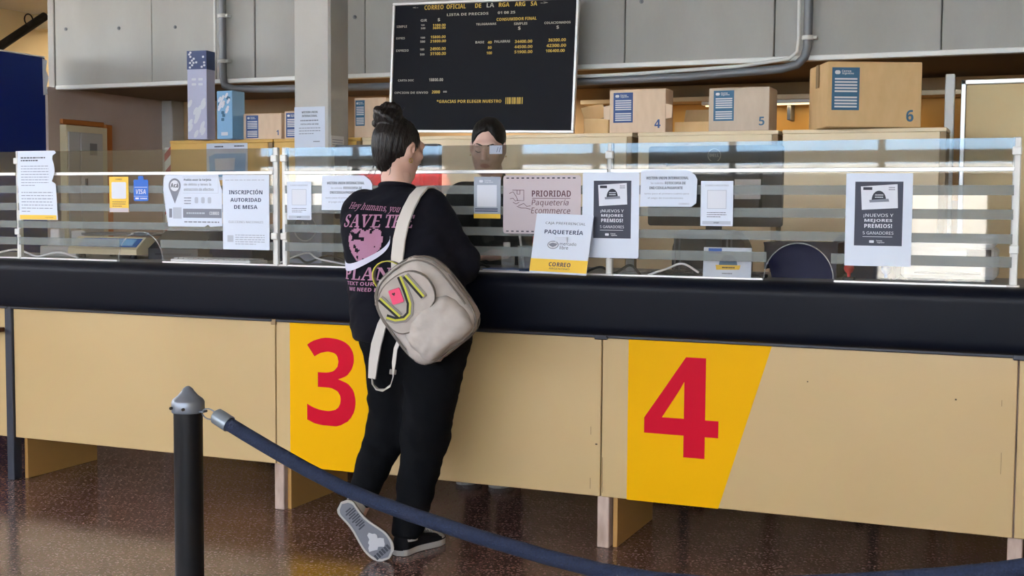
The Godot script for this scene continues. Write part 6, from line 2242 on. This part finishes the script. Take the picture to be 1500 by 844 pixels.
	world = [Vector3(-0.015, 0.885, 0.425), Vector3(-0.045, 0.83, 0.424), Vector3(-0.07, 0.76, 0.42), Vector3(-0.082, 0.7, 0.418), Vector3(-0.09, 0.638, 0.415)]
	pw = []
	sd = []
	for p in world:
		pw.append(inv * p)
		sd.append(inv.basis * Vector3(1, -0.25, 0.0))
	b = B.new()
	b.strap(pw, sd, [0.03, 0.036, 0.04, 0.038, 0.03], 0.009)
	part("hanging_strap", b, M.strap_white, t)
	world = [Vector3(-0.09, 0.64, 0.415), Vector3(-0.086, 0.618, 0.417), Vector3(-0.066, 0.601, 0.42), Vector3(-0.04, 0.6, 0.422), Vector3(-0.012, 0.618, 0.424), Vector3(0.0, 0.65, 0.426), Vector3(0.004, 0.7, 0.428), Vector3(0.012, 0.75, 0.43), Vector3(0.03, 0.79, 0.43)]
	pw = []
	sd = []
	for i in world.size():
		pw.append(inv * world[i])
		sd.append(inv.basis * (Vector3(0.4, -0.2, 0.9) if i < 6 else Vector3(0.9, 0.0, 0.4)))
	b = B.new()
	b.strap(pw, sd, 0.02, 0.003)
	part("strap_webbing", b, M.strap_white, t)
	b = B.new()
	b.box(Transform3D(inv.basis * Basis.from_euler(Vector3(0, 0.4, -0.1)), inv * Vector3(0.0, 0.668, 0.428)), Vector3(0.024, 0.018, 0.006), 0.002)
	part("buckle", b, M.web_grey, t)

func clerk() -> void:
	var hair := mat("hair_black", rgb(255, 255, 255), 0.45, 0.0, 0.35)
	strands(hair, 35, rgb(9, 7, 7), rgb(22, 17, 16))
	mat("blouse_black", rgb(14, 15, 20), 0.9, 0.0, 0.2)
	mat("lash", rgb(26, 18, 16), 0.8)
	var root := thing("person", "person with dark tied-back hair in black, looking down behind the glass", "person", Vector3.ZERO)
	var c := Vector3(-0.2, 1.512, -0.83)
	var H := Transform3D(Basis.looking_at(Vector3(0.24, -0.26, 0.94), Vector3(0.04, 1, 0), false) * Basis.from_euler(Vector3(0, PI, 0)), c)
	var F := Field.new()
	F.cap(Vector3(-0.1 - 0.2, 0.85, -0.9), Vector3(0.1 - 0.2, 0.85, -0.9), 0.1, 0.1)
	F.cap(Vector3(-0.27, 0.9, -0.9), Vector3(-0.29, 1.22, -0.9), 0.1, 0.095, 0.04)
	F.cap(Vector3(-0.13, 0.9, -0.9), Vector3(-0.11, 1.22, -0.9), 0.1, 0.095, 0.04)
	F.cap(Vector3(-0.34, 1.29, -0.9), Vector3(-0.06, 1.29, -0.9), 0.05, 0.05, 0.05)
	F.cap(Vector3(-0.2, 1.29, -0.9), Vector3(-0.2, 1.42, -0.865), 0.055, 0.048, 0.03)
	for a in [[Vector3(-0.37, 1.28, -0.9), Vector3(-0.42, 1.05, -0.82), Vector3(-0.3, 1.045, -0.62)], [Vector3(-0.03, 1.28, -0.9), Vector3(0.03, 1.05, -0.82), Vector3(-0.08, 1.045, -0.62)]]:
		F.cap(a[0], a[1], 0.045, 0.038, 0.02)
		F.cap(a[1], a[2], 0.038, 0.027, 0.02)
	for s in [-1.0, 1.0]:
		F.cap(Vector3(-0.2 + s * 0.09, 0.82, -0.9), Vector3(-0.2 + s * 0.085, 0.45, -0.89), 0.085, 0.06, 0.02)
		F.cap(Vector3(-0.2 + s * 0.085, 0.45, -0.89), Vector3(-0.2 + s * 0.08, 0.07, -0.92), 0.06, 0.04, 0.02)
		F.cap(Vector3(-0.2 + s * 0.08, 0.045, -0.93), Vector3(-0.2 + s * 0.085, 0.035, -0.78), 0.042, 0.034, 0.02)
	var parts := [F.net(0.014)]
	var FH := Field.new()
	head_into(FH, H)
	FH.cap(H * Vector3(0, -0.04, -0.025), Vector3(-0.2, 1.33, -0.9), 0.046, 0.054, 0.02)
	parts.append(FH.net(0.0032))
	for q in [[Vector3(-0.3, 1.04, -0.615), Vector3(0.5, -0.1, 0.8), 1.0], [Vector3(-0.08, 1.04, -0.615), Vector3(-0.5, -0.1, 0.8), -1.0]]:
		var FA := Field.new()
		hand_into(FA, q[0], q[1], Vector3(0, 1, 0), q[2], 0.4)
		parts.append(FA.net(0.004))
	skin_material("skin_clerk", Color())
	var Hi := H.affine_inverse()
	var skin := Color(0.62, 0.40, 0.33)
	put("body", field_into(parts, func(p: Vector3):
		var l := Hi * p
		var lip := (1.0 - smoothstep(0.7, 1.1, Vector2(l.x / 0.024, (l.y + 0.066) / 0.0115).length())) * (1.0 if l.z > 0.06 else 0.0)
		return skin.lerp(Color(0.40, 0.17, 0.16), lip)), M.skin_clerk, root)
	# brows and lowered lashes
	for s in [-1.0, 1.0]:
		var b := B.new()
		b.tube([H * Vector3(s * 0.012, 0.024, 0.086), H * Vector3(s * 0.022, 0.028, 0.0855), H * Vector3(s * 0.034, 0.031, 0.0825), H * Vector3(s * 0.044, 0.028, 0.077), H * Vector3(s * 0.051, 0.023, 0.07)], [0.003, 0.0034, 0.0032, 0.0026, 0.0014], 6)
		part("eyebrow", b, M.lash, root)
		b = B.new()
		b.tube([H * Vector3(s * 0.018, -0.003, 0.0785), H * Vector3(s * 0.025, -0.0065, 0.083), H * Vector3(s * 0.033, -0.0065, 0.083), H * Vector3(s * 0.044, -0.001, 0.077)], 0.0018, 5)
		part("eyelash", b, M.lash, root)
		b = B.new()
		b.ball(H * Vector3(s * 0.08, -0.04, -0.002), Vector3.ONE * 0.004, Basis(), 8, 6)
		part("earring", b, M.gold, root)
	var A := Field.new()
	A.frame = H
	A.ell(Vector3(0, 0.04, -0.024), Vector3(0.077, 0.09, 0.094), 0.02)
	A.ell(Vector3(0, -0.03, -0.06), Vector3(0.064, 0.07, 0.045), 0.03)
	A.ell(Vector3(-0.006, -0.014, 0.1), Vector3(0.072, 0.116, 0.084), 0.008, Basis(), 1)
	A.ell(Vector3(0.012, 0.09, 0.075), Vector3(0.02, 0.03, 0.03), 0.012, Basis(), 1)
	for s in [-1.0, 1.0]:
		A.ell(Vector3(s * 0.085, -0.045, 0.0), Vector3(0.025, 0.045, 0.03), 0.012, Basis(), 1)
	A.cap(Vector3(0, 0.06, -0.115), Vector3(0, -0.05, -0.14), 0.032, 0.028, 0.02)
	A.cap(Vector3(0, -0.05, -0.14), Vector3(0, -0.16, -0.12), 0.028, 0.01, 0.02)
	A.frame = Transform3D()
	var lock := FastNoiseLite.new()
	lock.seed = 9; lock.frequency = 16.0
	put("hair", field_into([A.net(0.0045)], null, func(p: Vector3, n: Vector3):
		var l := Hi * p
		return p + n * 0.0025 * lock.get_noise_2d(l.x * 3.0, l.y * 0.4)), M.hair_black, root)
	# blouse and trousers
	var S := Field.new()
	S.cap(Vector3(-0.275, 0.84, -0.9), Vector3(-0.295, 1.22, -0.9), 0.12, 0.11, 0.05)
	S.cap(Vector3(-0.125, 0.84, -0.9), Vector3(-0.105, 1.22, -0.9), 0.12, 0.11, 0.05)
	S.cap(Vector3(-0.345, 1.295, -0.9), Vector3(-0.055, 1.295, -0.9), 0.064, 0.064, 0.05)
	S.cap(Vector3(-0.2, 1.3, -0.9), Vector3(-0.2, 1.375, -0.885), 0.085, 0.06, 0.04)
	S.cap(Vector3(-0.2, 1.37, -0.87), Vector3(-0.2, 1.5, -0.84), 0.05, 0.07, 0.004, 1)
	for a in [[Vector3(-0.37, 1.285, -0.9), Vector3(-0.42, 1.05, -0.82), Vector3(-0.305, 1.05, -0.64)], [Vector3(-0.03, 1.285, -0.9), Vector3(0.03, 1.05, -0.82), Vector3(-0.085, 1.05, -0.64)]]:
		S.cap(a[0], a[1], 0.064, 0.054, 0.03)
		S.cap(a[1], a[2], 0.054, 0.036, 0.03)
	S.below(Vector3.UP, 0.76)
	put("blouse", field_into([S.net(0.013)]), M.blouse_black, root)
	var T := Field.new()
	T.cap(Vector3(-0.3, 0.82, -0.9), Vector3(-0.1, 0.82, -0.9), 0.112, 0.112)
	for s in [-1.0, 1.0]:
		T.cap(Vector3(-0.2 + s * 0.09, 0.8, -0.9), Vector3(-0.2 + s * 0.085, 0.45, -0.89), 0.105, 0.078, 0.03)
		T.cap(Vector3(-0.2 + s * 0.085, 0.45, -0.89), Vector3(-0.2 + s * 0.08, 0.08, -0.92), 0.078, 0.058, 0.03)
	T.below(Vector3.UP, 0.06)
	put("trousers", field_into([T.net(0.014)]), M.trouser_black, root)
	for s in [-1.0, 1.0]:
		var sh := worn(root, "shoe", "black low shoe")
		shoe(sh, Transform3D(Basis(Vector3(1, 0, 0), Vector3.UP, Vector3(0, 0, 1)), Vector3(-0.2 + s * 0.08, 0.0, -1.0)), false)

# ---------------------------------------------------------------- rope barrier in front
func barrier() -> void:
	mat("post_black", rgb(10, 11, 15), 0.42, 0.0, 0.35)
	mat("cap_grey", rgb(112, 118, 128), 0.42, 0.5)
	mat("rope_clip", rgb(122, 132, 142), 0.4, 0.5)
	grain(mat("rope_blue", rgb(255, 255, 255), 0.9), speckle(51, 0.16, rgb(10, 19, 40), rgb(20, 36, 66), 128, 2), Vector3.ONE * 9.0, speckle(52, 0.2, Color.BLACK, Color.WHITE, 128, 1), 0.15)
	var b: B
	var where := [Vector3(0.57, 0, 2.313), Vector3(2.44, 0, 2.313)]
	for i in 2:
		var t := thing("barrier_post", ["black barrier post with grey cap in front of the counter", "black barrier post at the far end of the blue rope"][i], "barrier post", where[i], Vector3.ZERO, "barrier posts")
		b = B.new()
		b.lathe(Transform3D(), [Vector2(0.0, 0.0), Vector2(0.16, 0.0), Vector2(0.16, 0.012), Vector2(0.15, 0.02), Vector2(0.05, 0.032), Vector2(0.028, 0.04), Vector2(0, 0.04)], 36)
		part("base", b, M.post_black, t)
		b = B.new()
		b.tube([Vector3(0, 0.03, 0), Vector3(0, 0.855, 0)], 0.0275, 28)
		part("pole", b, M.post_black, t)
		b = B.new()
		b.lathe(at(0, 0.85, 0), [Vector2(0.0, 0.0), Vector2(0.0305, 0.0), Vector2(0.0315, 0.003), Vector2(0.0315, 0.02), Vector2(0.03, 0.023)], 32)
		b.lathe(at(0, 0.85, 0), [Vector2(0.03, 0.023), Vector2(0.028, 0.026), Vector2(0.02, 0.032), Vector2(0.013, 0.04), Vector2(0.009, 0.046), Vector2(0.004, 0.05), Vector2(0.0, 0.051)], 32)
		part("cap", b, M.cap_grey, t)
		b = B.new()
		var sg := 1.0 if i == 0 else -1.0
		b.box(at(sg * 0.033, 0.854, 0), Vector3(0.016, 0.004, 0.014), 0.001)
		part("eyelet", b, M.cap_grey, t)
		for a in [0.6, 3.0]:
			b = B.new()
			b.lathe(Transform3D(Basis.from_euler(Vector3(PI / 2, 0, 0)), Vector3(-0.018 if a < 1 else 0.012, 0.86, 0.0265 if a < 1 else 0.0285)), [Vector2(0, 0.004), Vector2(0.003, 0.004), Vector2(0.003, 0.0)], 8)
			part("screw", b, M.dark_metal, t)
	var t2 := thing("barrier_rope", "navy blue braided barrier rope sagging between the posts", "rope", Vector3(0, 0, 2.313))
	var left := [Vector2(0.655, 0.838), Vector2(0.7, 0.818), Vector2(0.763, 0.791), Vector2(0.835, 0.762), Vector2(0.91, 0.735), Vector2(0.98, 0.716), Vector2(1.05, 0.7), Vector2(1.184, 0.674), Vector2(1.312, 0.653), Vector2(1.411, 0.641), Vector2(1.505, 0.637)]
	var pts := []
	for p in left:
		pts.append(Vector3(p.x, p.y, 0))
	for k in range(left.size() - 2, -1, -1):
		pts.append(Vector3(3.01 - left[k].x, left[k].y, 0))
	b = B.new()
	b.tube(pts, 0.0135, 14)
	part("rope", b, M.rope_blue, t2)
	for sg in [0, 1]:
		var a := Vector3(0.632, 0.849, 0)
		var c := Vector3(0.665, 0.8335, 0)
		var e := Vector3(0.606, 0.852, 0)
		if sg:
			a.x = 3.01 - a.x; c.x = 3.01 - c.x; e.x = 3.01 - e.x
		b = B.new()
		b.tube([a, a.lerp(c, 0.12), c], [0.011, 0.0155, 0.016], 16)
		part("rope_end", b, M.rope_clip, t2)
		var loop := []
		for k in 16:
			var q := TAU * k / 16.0
			loop.append((a + e) * 0.5 + Vector3(cos(q) * 0.016, sin(q) * 0.011 - 0.001, sin(q) * 0.004))
		b = B.new()
		b.tube(loop, 0.0014, 6, false, true)
		part("ring", b, M.cap_grey, t2)
